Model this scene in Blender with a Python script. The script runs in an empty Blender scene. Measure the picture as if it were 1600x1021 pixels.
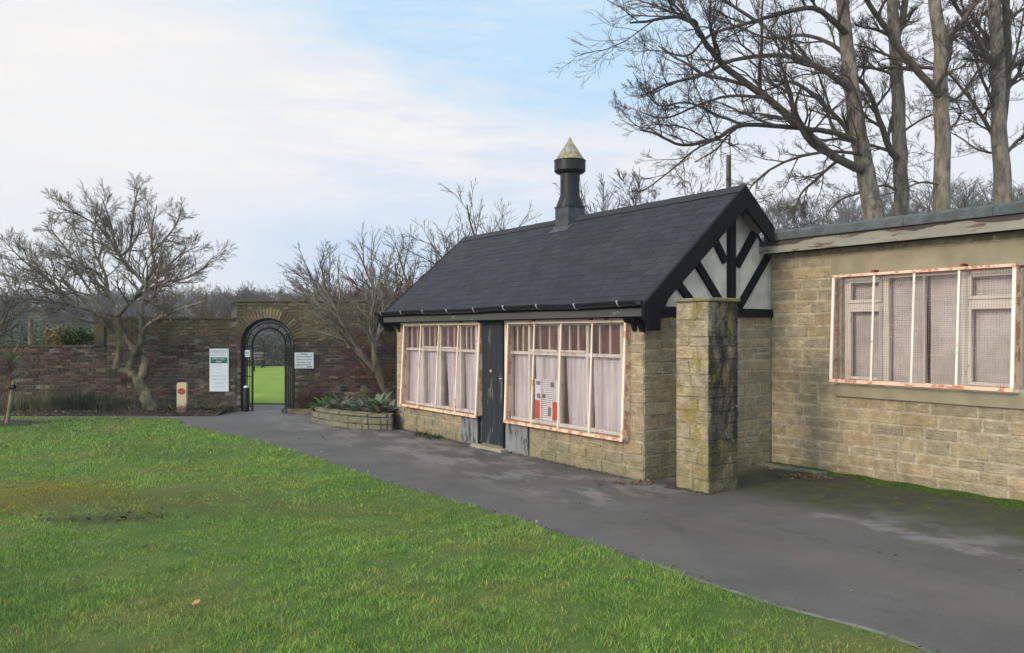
import bpy, math, random
import numpy as np
from mathutils import Vector, Matrix

# ------------------------------------------------------------------ camera, sky, sun, exposure
S = bpy.context.scene
COL = S.collection
R = math.radians
cam = bpy.data.objects.new('camera', bpy.data.cameras.new('camera'))
COL.objects.link(cam)
S.camera = cam
CAMH = 1.7
cam.location = (0, 0, CAMH)
cam.rotation_euler = (R(90), 0, 0)
cam.data.sensor_width = 36.0
cam.data.lens = 36.0 * 1244 / 1600
cam.data.shift_y = 0.006          # horizon a touch below the middle of the frame
cam.data.clip_start = 0.05
cam.data.clip_end = 2000

SUN_EL, SUN_AZ = 21.0, -127.0      # azimuth from +Y, clockwise seen from above
sun = bpy.data.objects.new('sun', bpy.data.lights.new('sun', 'SUN'))
COL.objects.link(sun)
sun.data.energy = 2.4
sun.data.angle = R(14)
sun.data.color = (1.0, 0.86, 0.68)
sd = Vector((math.sin(R(SUN_AZ)) * math.cos(R(SUN_EL)), math.cos(R(SUN_AZ)) * math.cos(R(SUN_EL)), math.sin(R(SUN_EL))))
sun.rotation_euler = sd.to_track_quat('Z', 'Y').to_euler()

world = bpy.data.worlds.new('World')
S.world = world
world.use_nodes = True
S.view_settings.view_transform = 'Standard'
S.view_settings.look = 'None'
S.view_settings.exposure = 0.0
S.view_settings.gamma = 1.0
S.cycles.max_bounces = 6
S.cycles.transparent_max_bounces = 24
S.cycles.volume_bounces = 0


class NT:
    """small helper around a node tree"""
    def __init__(s, tree):
        s.t = tree
        tree.nodes.clear()

    def n(s, typ, props=None, **inp):
        nd = s.t.nodes.new(typ)
        for k, v in (props or {}).items():
            setattr(nd, k, v)
        for k, v in inp.items():
            key = k.replace('_', ' ')
            if key[0] == 'i' and key[1:].isdigit():
                sock = nd.inputs[int(key[1:])]
            else:
                sock = nd.inputs[key]
            if isinstance(v, bpy.types.NodeSocket):
                s.t.links.new(v, sock)
            else:
                if isinstance(v, tuple) and len(v) == 3 and sock.type == 'RGBA':
                    v = v + (1.0,)
                sock.default_value = v
        return nd

    def math(s, op, a, b=0.0, c=0.0, clamp=False):
        nd = s.n('ShaderNodeMath', {'operation': op, 'use_clamp': clamp}, i0=a, i1=b, i2=c)
        return nd.outputs[0]

    def mix(s, f, a, b, mode='MIX'):
        nd = s.t.nodes.new('ShaderNodeMix')
        nd.data_type = 'RGBA'
        nd.blend_type = mode
        nd.clamp_factor = True
        for sock, v in ((nd.inputs[0], f), (nd.inputs[6], a), (nd.inputs[7], b)):
            if isinstance(v, bpy.types.NodeSocket):
                s.t.links.new(v, sock)
            else:
                if isinstance(v, tuple) and len(v) == 3:
                    v = v + (1.0,)
                sock.default_value = v
        return nd.outputs[2]

    def noise(s, vec, scale, detail=4, rough=0.55, out=0):
        nd = s.n('ShaderNodeTexNoise', None, Vector=vec, Scale=scale, Detail=detail, Roughness=rough)
        return nd.outputs[out]

    def ramp(s, f, lo, hi, a=0.0, b=1.0):
        nd = s.n('ShaderNodeMapRange', {'interpolation_type': 'SMOOTHSTEP'}, i0=f, i1=lo, i2=hi, i3=a, i4=b)
        return nd.outputs[0]

    def map(s, vec, scale=(1, 1, 1), loc=(0, 0, 0), rot=(0, 0, 0)):
        nd = s.n('ShaderNodeMapping', None, Vector=vec, Scale=scale, Location=loc, Rotation=rot)
        return nd.outputs[0]

    def dot(s, vec, v):
        nd = s.n('ShaderNodeVectorMath', {'operation': 'DOT_PRODUCT'}, i0=vec, i1=v)
        return nd.outputs['Value']


# ---- sky: Nishita with a thin procedural winter cloud sheet
T = NT(world.node_tree)
sky = T.n('ShaderNodeTexSky', {'sky_type': 'NISHITA', 'sun_disc': False, 'sun_elevation': R(SUN_EL),
                               'sun_rotation': R(SUN_AZ), 'air_density': 1.0, 'dust_density': 1.6, 'ozone_density': 1.0})
dirv = T.n('ShaderNodeTexCoord').outputs['Generated']


def pxdir(x, y):
    return Vector(((x - 800) / 1244, 1.0, (520 - y) / 1244)).normalized()


wob = T.noise(T.map(dirv, (1.6, 1.6, 5.0)), 2.2, 6, 0.6)
wobc = T.math('SUBTRACT', wob, 0.5)
fine = T.noise(T.map(dirv, (1.2, 1.2, 7.0), rot=(0.0, 0.12, 0)), 5.0, 8, 0.62)
edge = pxdir(380, 60).cross(pxdir(980, 235)).normalized()
if edge.z < 0:
    edge = -edge
de = T.math('ADD', T.dot(dirv, tuple(edge)), T.math('MULTIPLY', wobc, 0.16))
upper = T.ramp(T.math('ADD', de, T.math('MULTIPLY', T.math('SUBTRACT', fine, 0.5), 0.10)), -0.012, 0.045)                    # 1 above the cloud edge (clear, pale blue)
streak = T.ramp(fine, 0.45, 0.75)
upcloud = T.math('MULTIPLY', streak, 0.5)
low = T.math('ADD', T.dot(dirv, (0, 0, 1)), T.math('MULTIPLY', wobc, 0.12))
lowblue = T.ramp(low, 0.23, 0.10)
leftw = T.ramp(T.dot(dirv, tuple(pxdir(0, 480))), 0.80, 0.99)
blue = T.mix(0.9, sky.outputs[0], (5.5, 7.9, 10.1))
cream = T.mix(T.ramp(fine, 0.3, 0.7), (7.3, 7.9, 9.0), (9.4, 9.15, 8.9))
lav = T.mix(T.ramp(wob, 0.35, 0.65), (5.4, 6.7, 8.8), (6.7, 7.6, 9.0))
c1 = T.mix(T.math('MULTIPLY', lowblue, 0.9), cream, lav)
c1 = T.mix(T.math('MULTIPLY', T.ramp(low, 0.10, 0.0), 0.8), c1, (7.9, 8.0, 8.3))
cleft = T.math('MULTIPLY', T.ramp(T.dot(dirv, tuple(pxdir(60, 150))), 0.93, 1.0), 0.75)
c2 = T.mix(upcloud, blue, (8.2, 8.5, 8.9))
skyc = T.mix(upper, c1, c2)
skyc = T.mix(cleft, skyc, (9.5, 9.15, 8.8))
cright = T.math('MULTIPLY', T.ramp(T.math('ADD', T.dot(dirv, tuple(pxdir(1560, 260))), T.math('MULTIPLY', wobc, 0.08)), 0.90, 0.985), 0.85)
skyc = T.mix(cright, skyc, (8.9, 8.85, 9.2))
sund = tuple(sd)
glow = T.ramp(T.dot(dirv, sund), 0.35, 0.98)                 # added sky glow around the low sun, out of frame, to light the fronts
over = T.ramp(T.dot(dirv, (0, 0, 1)), 0.42, 0.8)             # added sky brightness overhead, above the frame, to lift the scene light
back = T.ramp(T.dot(dirv, (0, -1, 0)), -0.15, 0.7)  # added sky brightness behind the camera, unseen, to fill faces turned to it
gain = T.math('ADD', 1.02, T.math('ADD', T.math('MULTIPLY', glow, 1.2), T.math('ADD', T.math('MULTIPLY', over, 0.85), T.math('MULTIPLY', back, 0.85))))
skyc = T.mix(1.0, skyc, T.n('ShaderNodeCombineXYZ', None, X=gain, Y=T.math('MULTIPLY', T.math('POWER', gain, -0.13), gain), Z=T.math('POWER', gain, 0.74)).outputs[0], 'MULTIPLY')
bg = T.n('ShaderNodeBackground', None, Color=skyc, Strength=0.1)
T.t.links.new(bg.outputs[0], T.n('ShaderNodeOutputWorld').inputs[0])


# ------------------------------------------------------------------ helpers
def link(o):
    COL.objects.link(o)
    return o


def tag(o, label=None, cat=None, group=None, kind=None):
    if label: o['label'] = label
    if cat: o['category'] = cat
    if group: o['group'] = group
    if kind: o['kind'] = kind
    return o


FR = math.atan2(-0.8195, 0.5731)                    # the cottage's own axes: x along the front to the right, y into the house
CX, CY = 1.503, 9.12


def LW(x, y, z=0.0):
    return (CX + x * 0.5731 + y * 0.8195, CY - x * 0.8195 + y * 0.5731, z)


def thing(name, label, cat, loc=(0, 0, 0), rz=0.0, group=None):
    o = bpy.data.objects.new(name, None)
    link(o)
    o.empty_display_size = 0.2
    o.location = loc
    o.rotation_euler = (0, 0, rz)
    return tag(o, label, cat, group)


class MB:
    def __init__(s):
        s.v, s.f, s.c = [], [], []

    def face(s, pts, col=None):
        i = len(s.v)
        s.v.extend([tuple(p) for p in pts])
        s.f.append(tuple(range(i, i + len(pts))))
        s.c.append(col)

    def add(s, verts, faces, col=None):
        i = len(s.v)
        s.v.extend([tuple(p) for p in verts])
        for f in faces:
            s.f.append(tuple(i + k for k in f))
            s.c.append(col)

    def box(s, x0, x1, y0, y1, z0, z1, col=None):
        v = [(x0, y0, z0), (x1, y0, z0), (x1, y1, z0), (x0, y1, z0), (x0, y0, z1), (x1, y0, z1), (x1, y1, z1), (x0, y1, z1)]
        s.add(v, [(0, 3, 2, 1), (4, 5, 6, 7), (0, 1, 5, 4), (1, 2, 6, 5), (2, 3, 7, 6), (3, 0, 4, 7)], col)
        return s

    def bar(s, p, q, w, h, up=(0, 0, 1), col=None):
        p, q = Vector(p), Vector(q)
        d = (q - p).normalized()
        u = Vector(up)
        a = d.cross(u)
        if a.length < 1e-4:
            a = d.cross(Vector((1, 0, 0)))
        a.normalize()
        b = a.cross(d).normalized()
        v = []
        for c in (p, q):
            for sa, sb in ((-1, -1), (1, -1), (1, 1), (-1, 1)):
                v.append(c + a * sa * w / 2 + b * sb * h / 2)
        s.add(v, [(0, 1, 2, 3), (7, 6, 5, 4), (0, 4, 5, 1), (1, 5, 6, 2), (2, 6, 7, 3), (3, 7, 4, 0)], col)
        return s

    def tube(s, pts, radii, n=8, col=None, cap=True):
        pts = [Vector(p) for p in pts]
        if not hasattr(radii, '__len__'):
            radii = [radii] * len(pts)
        rings = []
        a = None
        for i, p in enumerate(pts):
            d = (pts[min(i + 1, len(pts) - 1)] - pts[max(i - 1, 0)]).normalized()
            if a is None:
                a = d.cross(Vector((0, 0, 1)))
                if a.length < 1e-3:
                    a = Vector((1, 0, 0))
            a = (a - d * a.dot(d)).normalized()
            b = d.cross(a)
            rings.append([p + (a * math.cos(2 * math.pi * k / n) + b * math.sin(2 * math.pi * k / n)) * radii[i] for k in range(n)])
        v = [q for r in rings for q in r]
        f = []
        for i in range(len(pts) - 1):
            for k in range(n):
                f.append((i * n + k, i * n + (k + 1) % n, (i + 1) * n + (k + 1) % n, (i + 1) * n + k))
        if cap:
            f.append(tuple(range(n - 1, -1, -1)))
            f.append(tuple((len(pts) - 1) * n + k for k in range(n)))
        s.add(v, f, col)
        return s

    def lathe(s, prof, n=24, x=0, y=0, col=None):
        v, f = [], []
        for r, z in prof:
            for k in range(n):
                t = 2 * math.pi * k / n
                v.append((x + r * math.cos(t), y + r * math.sin(t), z))
        for i in range(len(prof) - 1):
            for k in range(n):
                f.append((i * n + k, i * n + (k + 1) % n, (i + 1) * n + (k + 1) % n, (i + 1) * n + k))
        f.append(tuple(range(n - 1, -1, -1)))
        f.append(tuple((len(prof) - 1) * n + k for k in range(n)))
        s.add(v, f, col)
        return s

    def prism(s, poly, axis, t0, t1, col=None):
        """extrude a 2-D polygon along an axis ('x': poly is (y,z); 'y': (x,z); 'z': (x,y))"""
        def P(p, t):
            return {'x': (t, p[0], p[1]), 'y': (p[0], t, p[1]), 'z': (p[0], p[1], t)}[axis]
        n = len(poly)
        v = [P(p, t0) for p in poly] + [P(p, t1) for p in poly]
        f = [tuple(range(n)), tuple(range(2 * n - 1, n - 1, -1))]
        for k in range(n):
            f.append((k, n + k, n + (k + 1) % n, (k + 1) % n))
        s.add(v, f, col)
        return s

    def build(s, name, m, parent=None, smooth=False, bevel=0.0):
        me = bpy.data.meshes.new(name)
        me.from_pydata(s.v, [], s.f)
        if any(c is not None for c in s.c):
            at = me.color_attributes.new('col', 'FLOAT_COLOR', 'CORNER')
            arr = []
            for f, c in zip(s.f, s.c):
                c = c or (1, 1, 1)
                arr.extend((c[0], c[1], c[2], 1.0) * len(f))
            at.data.foreach_set('color', arr)
        me.validate()
        if smooth:
            me.polygons.foreach_set('use_smooth', [True] * len(me.polygons))
            try:
                me.set_sharp_from_angle(angle=R(smooth if smooth is not True else 40))
            except Exception:
                pass
        me.update()
        me.materials.append(m)
        o = bpy.data.objects.new(name, me)
        link(o)
        o.parent = parent
        if bevel:
            b = o.modifiers.new('bevel', 'BEVEL')
            b.width = bevel
            b.segments = 2
            b.limit_method = 'ANGLE'
        return o


def fixnormals(o):
    import bmesh
    bm = bmesh.new()
    bm.from_mesh(o.data)
    bmesh.ops.recalc_face_normals(bm, faces=bm.faces)
    bm.to_mesh(o.data)
    bm.free()
    return o


# ------------------------------------------------------------------ materials
def newmat(name):
    m = bpy.data.materials.new(name)
    m.use_nodes = True
    return m, NT(m.node_tree)


def finish(T, color, rough=0.8, bump=None, bstr=0.3, bdist=0.01, metal=0.0, spec=0.3, **kw):
    p = T.n('ShaderNodeBsdfPrincipled', None, Base_Color=color, Roughness=rough, Metallic=metal)
    p.inputs['Specular IOR Level'].default_value = spec
    for k, v in kw.items():
        p.inputs[k.replace('_', ' ')].default_value = v
    if bump is not None:
        b = T.n('ShaderNodeBump', None, Height=bump, Strength=bstr, Distance=bdist)
        T.t.links.new(b.outputs[0], p.inputs['Normal'])
    T.t.links.new(p.outputs[0], T.n('ShaderNodeOutputMaterial').inputs[0])
    return p


def attr(T):
    return T.n('ShaderNodeAttribute', {'attribute_name': 'col'}).outputs['Color']


def pos(T):
    return T.n('ShaderNodeNewGeometry').outputs['Position']


def sep(T, v):
    return T.n('ShaderNodeSeparateXYZ', None, Vector=v).outputs


def simple(name, col, rough=0.7, var=0.25, scale=12, bstr=0.2, metal=0, spec=0.3, dark=None):
    m, T = newmat(name)
    P = T.n('ShaderNodeTexCoord').outputs['Object']
    n = T.noise(P, scale, 6, 0.6)
    c2 = dark or tuple(c * (1 - var * 1.6) for c in col)
    c = T.mix(T.ramp(n, 0.35, 0.65), col, c2)
    finish(T, c, rough, T.noise(P, scale * 5, 4), bstr, 0.004, metal, spec)
    return m


def stone_mat(name, moss_h=0.35, moss=0.6, soot=0.0, lichen=0.0, tint=(1, 1, 1)):
    m, T = newmat(name)
    P = pos(T)
    z = sep(T, P)[2]
    c = attr(T)
    n1 = T.noise(P, 9, 6, 0.65)
    c = T.mix(T.ramp(n1, 0.3, 0.7), T.mix(1.0, c, (0.72, 0.70, 0.68), 'MULTIPLY'), T.mix(1.0, c, (1.12, 1.10, 1.05), 'MULTIPLY'))
    bed = T.noise(T.map(P, (3, 3, 26)), 2.2, 5, 0.6)          # bedding lines of the sandstone
    c = T.mix(T.math('MULTIPLY', T.ramp(bed, 0.52, 0.72), 0.4), c, T.mix(1.0, c, (0.62, 0.55, 0.48), 'MULTIPLY'))
    n3 = T.noise(P, 60, 4, 0.7)
    c = T.mix(T.math('MULTIPLY', T.ramp(n3, 0.35, 0.7), 0.45), c, T.mix(1.0, c, (0.55, 0.52, 0.48), 'MULTIPLY'))
    pale = T.noise(P, 17, 5, 0.7)
    c = T.mix(T.math('MULTIPLY', T.ramp(pale, 0.58, 0.72), 0.45), c, T.mix(1.0, c, (1.35, 1.33, 1.3), 'MULTIPLY'))
    big = T.noise(P, 1.3, 5, 0.65)
    c = T.mix(T.math('MULTIPLY', T.ramp(big, 0.5, 0.72), 0.30), c, (0.12, 0.10, 0.075))
    if soot:
        s = T.noise(T.map(P, (2.2, 2.2, 0.8)), 2.4, 9, 0.72)
        sx = T.math('MULTIPLY', T.ramp(s, 0.34, 0.55), soot)
        c = T.mix(sx, c, (0.022, 0.021, 0.018))
    if lichen:
        s = T.noise(T.map(P, (2.5, 2.5, 1.0), (3, 1, 2)), 2.3, 6, 0.65)
        c = T.mix(T.math('MULTIPLY', T.ramp(s, 0.52, 0.64), lichen), c, (0.22, 0.175, 0.035))
        s3 = T.noise(P, 3.3, 8, 0.7)
        c = T.mix(T.math('MULTIPLY', T.ramp(s3, 0.50, 0.68), 0.55 * lichen), c, (0.12, 0.105, 0.075))
        s2 = T.noise(P, 14, 3, 0.5)
        c = T.mix(T.math('MULTIPLY', T.ramp(s2, 0.70, 0.74), 0.5 * lichen), c, (0.5, 0.5, 0.42))
    mm = T.math('ADD', z, T.math('MULTIPLY', T.math('SUBTRACT', T.noise(P, 3.5, 5, 0.6), 0.5), 1.1))
    c = T.mix(T.math('MULTIPLY', T.ramp(mm, moss_h, -0.1), moss), c, (0.125, 0.12, 0.055))
    c = T.mix(1.0, c, tint, 'MULTIPLY')
    h = T.math('ADD', T.math('MULTIPLY', n3, 0.35), T.math('ADD', T.math('MULTIPLY', bed, 0.6), T.noise(P, 22, 5, 0.6)))
    finish(T, c, 0.9, h, 1.0, 0.022, spec=0.12)
    return m


M = {}
MORT = (0.50, 0.425, 0.32)
M['stone'] = stone_mat('cottage sandstone', 0.55, 0.55)
M['stone_ext'] = stone_mat('extension sandstone', 0.28, 0.30)
M['stone_pillar'] = stone_mat('pillar sandstone', 0.65, 0.5, 0.0, 0.7)
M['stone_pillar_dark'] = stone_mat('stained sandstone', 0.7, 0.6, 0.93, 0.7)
M['stone_planter'] = stone_mat('mossy sandstone', 0.9, 0.3, 0.12)
M['ashlar'] = simple('smooth sandstone', (0.31, 0.265, 0.18), 0.9, 0.15, 3, 0.4)


def mortar(name, col, dark):
    m, T = newmat(name)
    P = pos(T)
    c = T.mix(T.ramp(T.noise(P, 2.2, 6, 0.65), 0.35, 0.65), col, dark)
    finish(T, c, 0.95, T.noise(P, 80, 4, 0.7), 0.8, 0.006, spec=0.1)
    return m


M['mortar'] = mortar('lime mortar', (0.40, 0.345, 0.26), (0.22, 0.19, 0.14))
M['mortar_dark'] = mortar('old dirty mortar', (0.19, 0.17, 0.145), (0.045, 0.04, 0.035))


def brick_mat():
    m, T = newmat('weathered brick')
    P = pos(T)
    x, y, z = sep(T, P)[0:3]
    c = attr(T)
    n1 = T.noise(P, 30, 5, 0.65)
    c = T.mix(T.ramp(n1, 0.35, 0.7), c, T.mix(1.0, c, (0.5, 0.5, 0.5), 'MULTIPLY'))
    big = T.noise(T.map(P, (1, 1, 1.5)), 0.95, 6, 0.65)
    c = T.mix(T.math('MULTIPLY', T.ramp(big, 0.46, 0.62), 0.7), c, (0.05, 0.045, 0.034))
    red = T.noise(T.map(P, (1, 1, 1.4), (5, 0, 2)), 0.8, 5, 0.65)
    c = T.mix(T.math('MULTIPLY', T.ramp(red, 0.5, 0.66), 0.4), c, (0.09, 0.030, 0.030))
    zz = T.math('ADD', z, T.math('MULTIPLY', T.math('SUBTRACT', T.noise(P, 1.6, 5, 0.65), 0.5), 1.4))
    c = T.mix(T.math('MULTIPLY', T.ramp(zz, 1.30, 1.8), 0.45), c, (0.17, 0.135, 0.065))
    c = T.mix(T.math('MULTIPLY', T.ramp(zz, 0.45, 0.0), 0.5), c, (0.05, 0.055, 0.03))
    wh = T.noise(P, 7, 4, 0.6)
    c = T.mix(T.math('MULTIPLY', T.ramp(wh, 0.66, 0.72), 0.35), c, (0.34, 0.31, 0.28))
    finish(T, c, 0.92, T.noise(P, 50, 5, 0.7), 0.9, 0.012, spec=0.12)
    return m


M['brick'] = brick_mat()


def roof_mat():
    m, T = newmat('felt shingles')
    P = pos(T)
    c = attr(T)
    n = T.noise(P, 260, 2, 0.8)
    c = T.mix(T.ramp(n, 0.3, 0.75), T.mix(1.0, c, (0.6, 0.6, 0.6), 'MULTIPLY'), T.mix(1.0, c, (1.5, 1.5, 1.55), 'MULTIPLY'))
    big = T.noise(P, 1.1, 5, 0.6)
    c = T.mix(T.math('MULTIPLY', T.ramp(big, 0.5, 0.75), 0.3), c, (0.05, 0.05, 0.047))
    moss = T.noise(P, 4.5, 6, 0.7)
    c = T.mix(T.math('MULTIPLY', T.ramp(moss, 0.64, 0.70), 0.35), c, (0.075, 0.078, 0.05))
    finish(T, c, 0.85, T.noise(P, 300, 3, 0.8), 0.6, 0.004, spec=0.22)
    return m


M['roof'] = roof_mat()


def paint_mat(name, base, worn, amount=0.5, rough=0.55, scale=10, stretch=(1, 1, 0.25)):
    m, T = newmat(name)
    P = T.n('ShaderNodeTexCoord').outputs['Object']
    n = T.noise(T.map(P, stretch), scale, 7, 0.68)
    f = T.ramp(n, 0.72 - amount * 0.35, 0.76 - amount * 0.3)
    c = T.mix(f, base, worn)
    c = T.mix(T.math('MULTIPLY', T.ramp(T.noise(P, 3, 5), 0.4, 0.7), 0.3), c, tuple(b * 0.6 for b in base))
    h = T.math('ADD', T.math('MULTIPLY', f, -0.4), T.math('MULTIPLY', T.noise(T.map(P, stretch), 60, 4), 0.4))
    finish(T, c, rough, h, 0.3, 0.004, spec=0.2)
    return m


M['black'] = paint_mat('black timber paint', (0.0045, 0.0045, 0.005), (0.03, 0.028, 0.026), 0.22, 0.85)
M['door'] = paint_mat('weathered dark door paint', (0.024, 0.027, 0.032), (0.12, 0.125, 0.13), 0.45, 0.6, 6)
M['boards'] = paint_mat('bare grey boards', (0.20, 0.20, 0.205), (0.05, 0.05, 0.05), 0.6, 0.8, 12)
M['grey_board'] = paint_mat('worn grey fascia', (0.075, 0.073, 0.07), (0.24, 0.22, 0.2), 0.35, 0.7, 8, (0.4, 1, 1))
M['peeling'] = paint_mat('peeling fascia paint', (0.26, 0.235, 0.195), (0.12, 0.08, 0.06), 0.5, 0.8, 5, (0.5, 1, 2.5))
M['fascia_dark'] = paint_mat('bare rotten fascia', (0.075, 0.055, 0.05), (0.18, 0.15, 0.14), 0.35, 0.8, 6, (0.3, 1, 1))
M['white'] = paint_mat('white window paint', (0.64, 0.56, 0.50), (0.36, 0.22, 0.15), 0.35, 0.6, 12, (1, 1, 0.5))
M['rust'] = paint_mat('rusting white steel', (0.83, 0.66, 0.52), (0.62, 0.32, 0.18), 0.40, 0.65, 3.5, (1, 1, 1))
M['rust_white'] = paint_mat('chalky white steel', (0.78, 0.70, 0.60), (0.58, 0.32, 0.18), 0.28, 0.65, 4, (1, 1, 1))
M['rust_low'] = paint_mat('rusted orange steel', (0.76, 0.50, 0.36), (0.48, 0.19, 0.10), 0.65, 0.7, 9, (1, 1, 1))
M['rust_red'] = simple('red oxide bracket', (0.30, 0.075, 0.045), 0.8, 0.3, 20)
M['wire'] = simple('rusty wire', (0.42, 0.30, 0.26), 0.7, 0.3, 6, 0.1)
M['render'] = simple('aged white render', (0.60, 0.545, 0.475), 0.95, 0.17, 3.5, 0.7)
M['gutter'] = paint_mat('black plastic gutter', (0.010, 0.011, 0.014), (0.45, 0.45, 0.45), 0.30, 0.25, 3, (0.5, 3, 3))  # pale patches put sky glints into the black gutter's colour
M['clip'] = simple('pale gutter clip', (0.42, 0.42, 0.43), 0.4, 0.2, 10)
M['felt'] = simple('green grey roofing felt', (0.085, 0.097, 0.095), 0.75, 0.25, 8, 0.5)
M['lead'] = simple('grey lead', (0.065, 0.065, 0.07), 0.6, 0.3, 10)
M['iron'] = simple('black wrought iron', (0.006, 0.007, 0.010), 0.5, 0.3, 20, 0.2, 0.0, 0.25)
M['vent'] = paint_mat('dark vent paint', (0.018, 0.017, 0.017), (0.10, 0.075, 0.06), 0.35, 0.4, 6, (1, 1, 0.4))


def cone_mat():
    m, T = newmat('lichen covered cone')
    P = T.n('ShaderNodeTexCoord').outputs['Object']
    c = T.mix(T.ramp(T.noise(P, 14, 6, 0.7), 0.35, 0.65), (0.30, 0.27, 0.22), (0.13, 0.11, 0.075))
    c = T.mix(T.ramp(T.noise(P, 7, 5, 0.6), 0.48, 0.60), c, (0.31, 0.185, 0.045))
    c = T.mix(T.ramp(T.noise(P, 30, 4, 0.6), 0.62, 0.66), c, (0.55, 0.53, 0.48))
    finish(T, c, 0.9, T.noise(P, 40, 5), 0.6, 0.01)
    return m


M['cone'] = cone_mat()


def glass_mat():
    m, T = newmat('window glass')
    f = T.n('ShaderNodeFresnel', None, IOR=1.5).outputs[0]
    g = T.n('ShaderNodeBsdfGlossy', None, Color=(0.9, 0.9, 0.95), Roughness=0.03)
    t = T.n('ShaderNodeBsdfTransparent', None, Color=(0.93, 0.91, 0.92))
    mx = T.n('ShaderNodeMixShader', None, i0=f, i1=t.outputs[0], i2=g.outputs[0])
    T.t.links.new(mx.outputs[0], T.n('ShaderNodeOutputMaterial').inputs[0])
    return m


M['glass'] = glass_mat()


def curtain_mat():
    m, T = newmat('lilac net curtain')
    P = T.n('ShaderNodeTexCoord').outputs['Object']
    c = T.mix(T.ramp(T.noise(T.map(P, (6, 1, 0.5)), 3, 4), 0.3, 0.7), (0.82, 0.79, 0.83), (0.64, 0.60, 0.64))
    d = T.n('ShaderNodeBsdfDiffuse', None, Color=c)
    t = T.n('ShaderNodeBsdfTransparent', None, Color=(1, 1, 1))
    mx = T.n('ShaderNodeMixShader', None, i0=0.06, i1=d.outputs[0], i2=t.outputs[0])
    T.t.links.new(mx.outputs[0], T.n('ShaderNodeOutputMaterial').inputs[0])
    return m


M['curtain'] = curtain_mat()
M['blind'] = simple('faded lilac blind', (0.80, 0.76, 0.74), 0.8, 0.15, 3)
M['redblind'] = simple('red brown slats', (0.33, 0.16, 0.14), 0.8, 0.2, 3)
M['dark'] = simple('dark interior', (0.03, 0.025, 0.022), 0.9)
M['paper'] = simple('notice paper', (0.85, 0.85, 0.88), 0.8, 0.05, 4, 0.02)
M['ink'] = simple('grey print', (0.22, 0.22, 0.25), 0.8, 0.1)
M['redink'] = simple('red print', (0.72, 0.07, 0.05), 0.8, 0.1)
M['signwhite'] = simple('white sign board', (0.55, 0.59, 0.61), 0.5, 0.06, 3, 0.02)
M['signgreen'] = simple('green sign band', (0.012, 0.115, 0.072), 0.5, 0.1)
M['signink'] = simple('blue grey sign lettering', (0.07, 0.085, 0.12), 0.6, 0.1)
M['signpale'] = simple('faint sign lettering', (0.26, 0.30, 0.30), 0.6, 0.1)
M['wood'] = simple('brown timber', (0.17, 0.125, 0.075), 0.8, 0.35, 9, 0.5)
M['stake'] = simple('pale stake timber', (0.20, 0.18, 0.11), 0.85, 0.3, 9, 0.5)
M['benchwood'] = simple('bench timber', (0.15, 0.12, 0.11), 0.8, 0.2, 9)


def post_mat():
    m, T = newmat('yellow marker post paint')
    P = T.n('ShaderNodeTexCoord').outputs['Object']
    z = sep(T, P)[2]
    c = T.mix(T.ramp(T.noise(P, 12, 5, 0.6), 0.35, 0.65), (0.50, 0.37, 0.20), (0.42, 0.34, 0.24))
    c = T.mix(T.ramp(T.math('ADD', z, T.math('MULTIPLY', T.noise(P, 16, 4), 0.2)), 0.36, 0.22), c, (0.09, 0.05, 0.045))
    finish(T, c, 0.7, T.noise(P, 30, 4), 0.3, 0.004)
    return m


M['post'] = post_mat()


def bark_mat(name, a, b, green=0.3):
    m, T = newmat(name)
    P = pos(T)
    c = T.mix(T.ramp(T.noise(T.map(P, (1, 1, 0.35)), 8, 6, 0.65), 0.35, 0.65), a, b)
    c = T.mix(T.math('MULTIPLY', T.ramp(T.noise(P, 1.5, 4), 0.45, 0.65), green), c, (a[0] * 0.8, a[1] * 1.0, a[2] * 0.45))
    finish(T, c, 0.9, T.noise(T.map(P, (1, 1, 0.3)), 30, 5, 0.7), 0.6, 0.02, spec=0.1)
    return m


M['bark_big'] = bark_mat('pale grey bark', (0.24, 0.195, 0.155), (0.10, 0.08, 0.065), 0.15)
M['bark_limb'] = bark_mat('darker limb bark', (0.115, 0.085, 0.067), (0.055, 0.042, 0.034), 0.1)
M['bark_mag'] = bark_mat('smooth olive bark', (0.165, 0.135, 0.09), (0.05, 0.042, 0.032), 0.4)
M['twig_mag'] = bark_mat('grey brown twigs', (0.23, 0.19, 0.155), (0.11, 0.085, 0.068), 0.15)
M['bark_far'] = bark_mat('brown winter twigs', (0.12, 0.092, 0.072), (0.065, 0.05, 0.042), 0.2)
M['bark_red'] = bark_mat('red winter twigs', (0.16, 0.06, 0.05), (0.09, 0.035, 0.03), 0.1)


def leaf_mat(name, rough=0.55):
    m, T = newmat(name)
    c = attr(T)
    P = pos(T)
    c = T.mix(T.ramp(T.noise(P, 25, 3), 0.35, 0.65), c, T.mix(1.0, c, (0.6, 0.62, 0.55), 'MULTIPLY'))
    p = T.n('ShaderNodeBsdfPrincipled', None, Base_Color=c, Roughness=rough)
    p.inputs['Specular IOR Level'].default_value = 0.3
    tr = T.n('ShaderNodeBsdfTranslucent', None, Color=c)
    mx = T.n('ShaderNodeMixShader', None, i0=0.22, i1=p.outputs[0], i2=tr.outputs[0])
    T.t.links.new(mx.outputs[0], T.n('ShaderNodeOutputMaterial').inputs[0])
    return m


M['leaf'] = leaf_mat('leaves')


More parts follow.
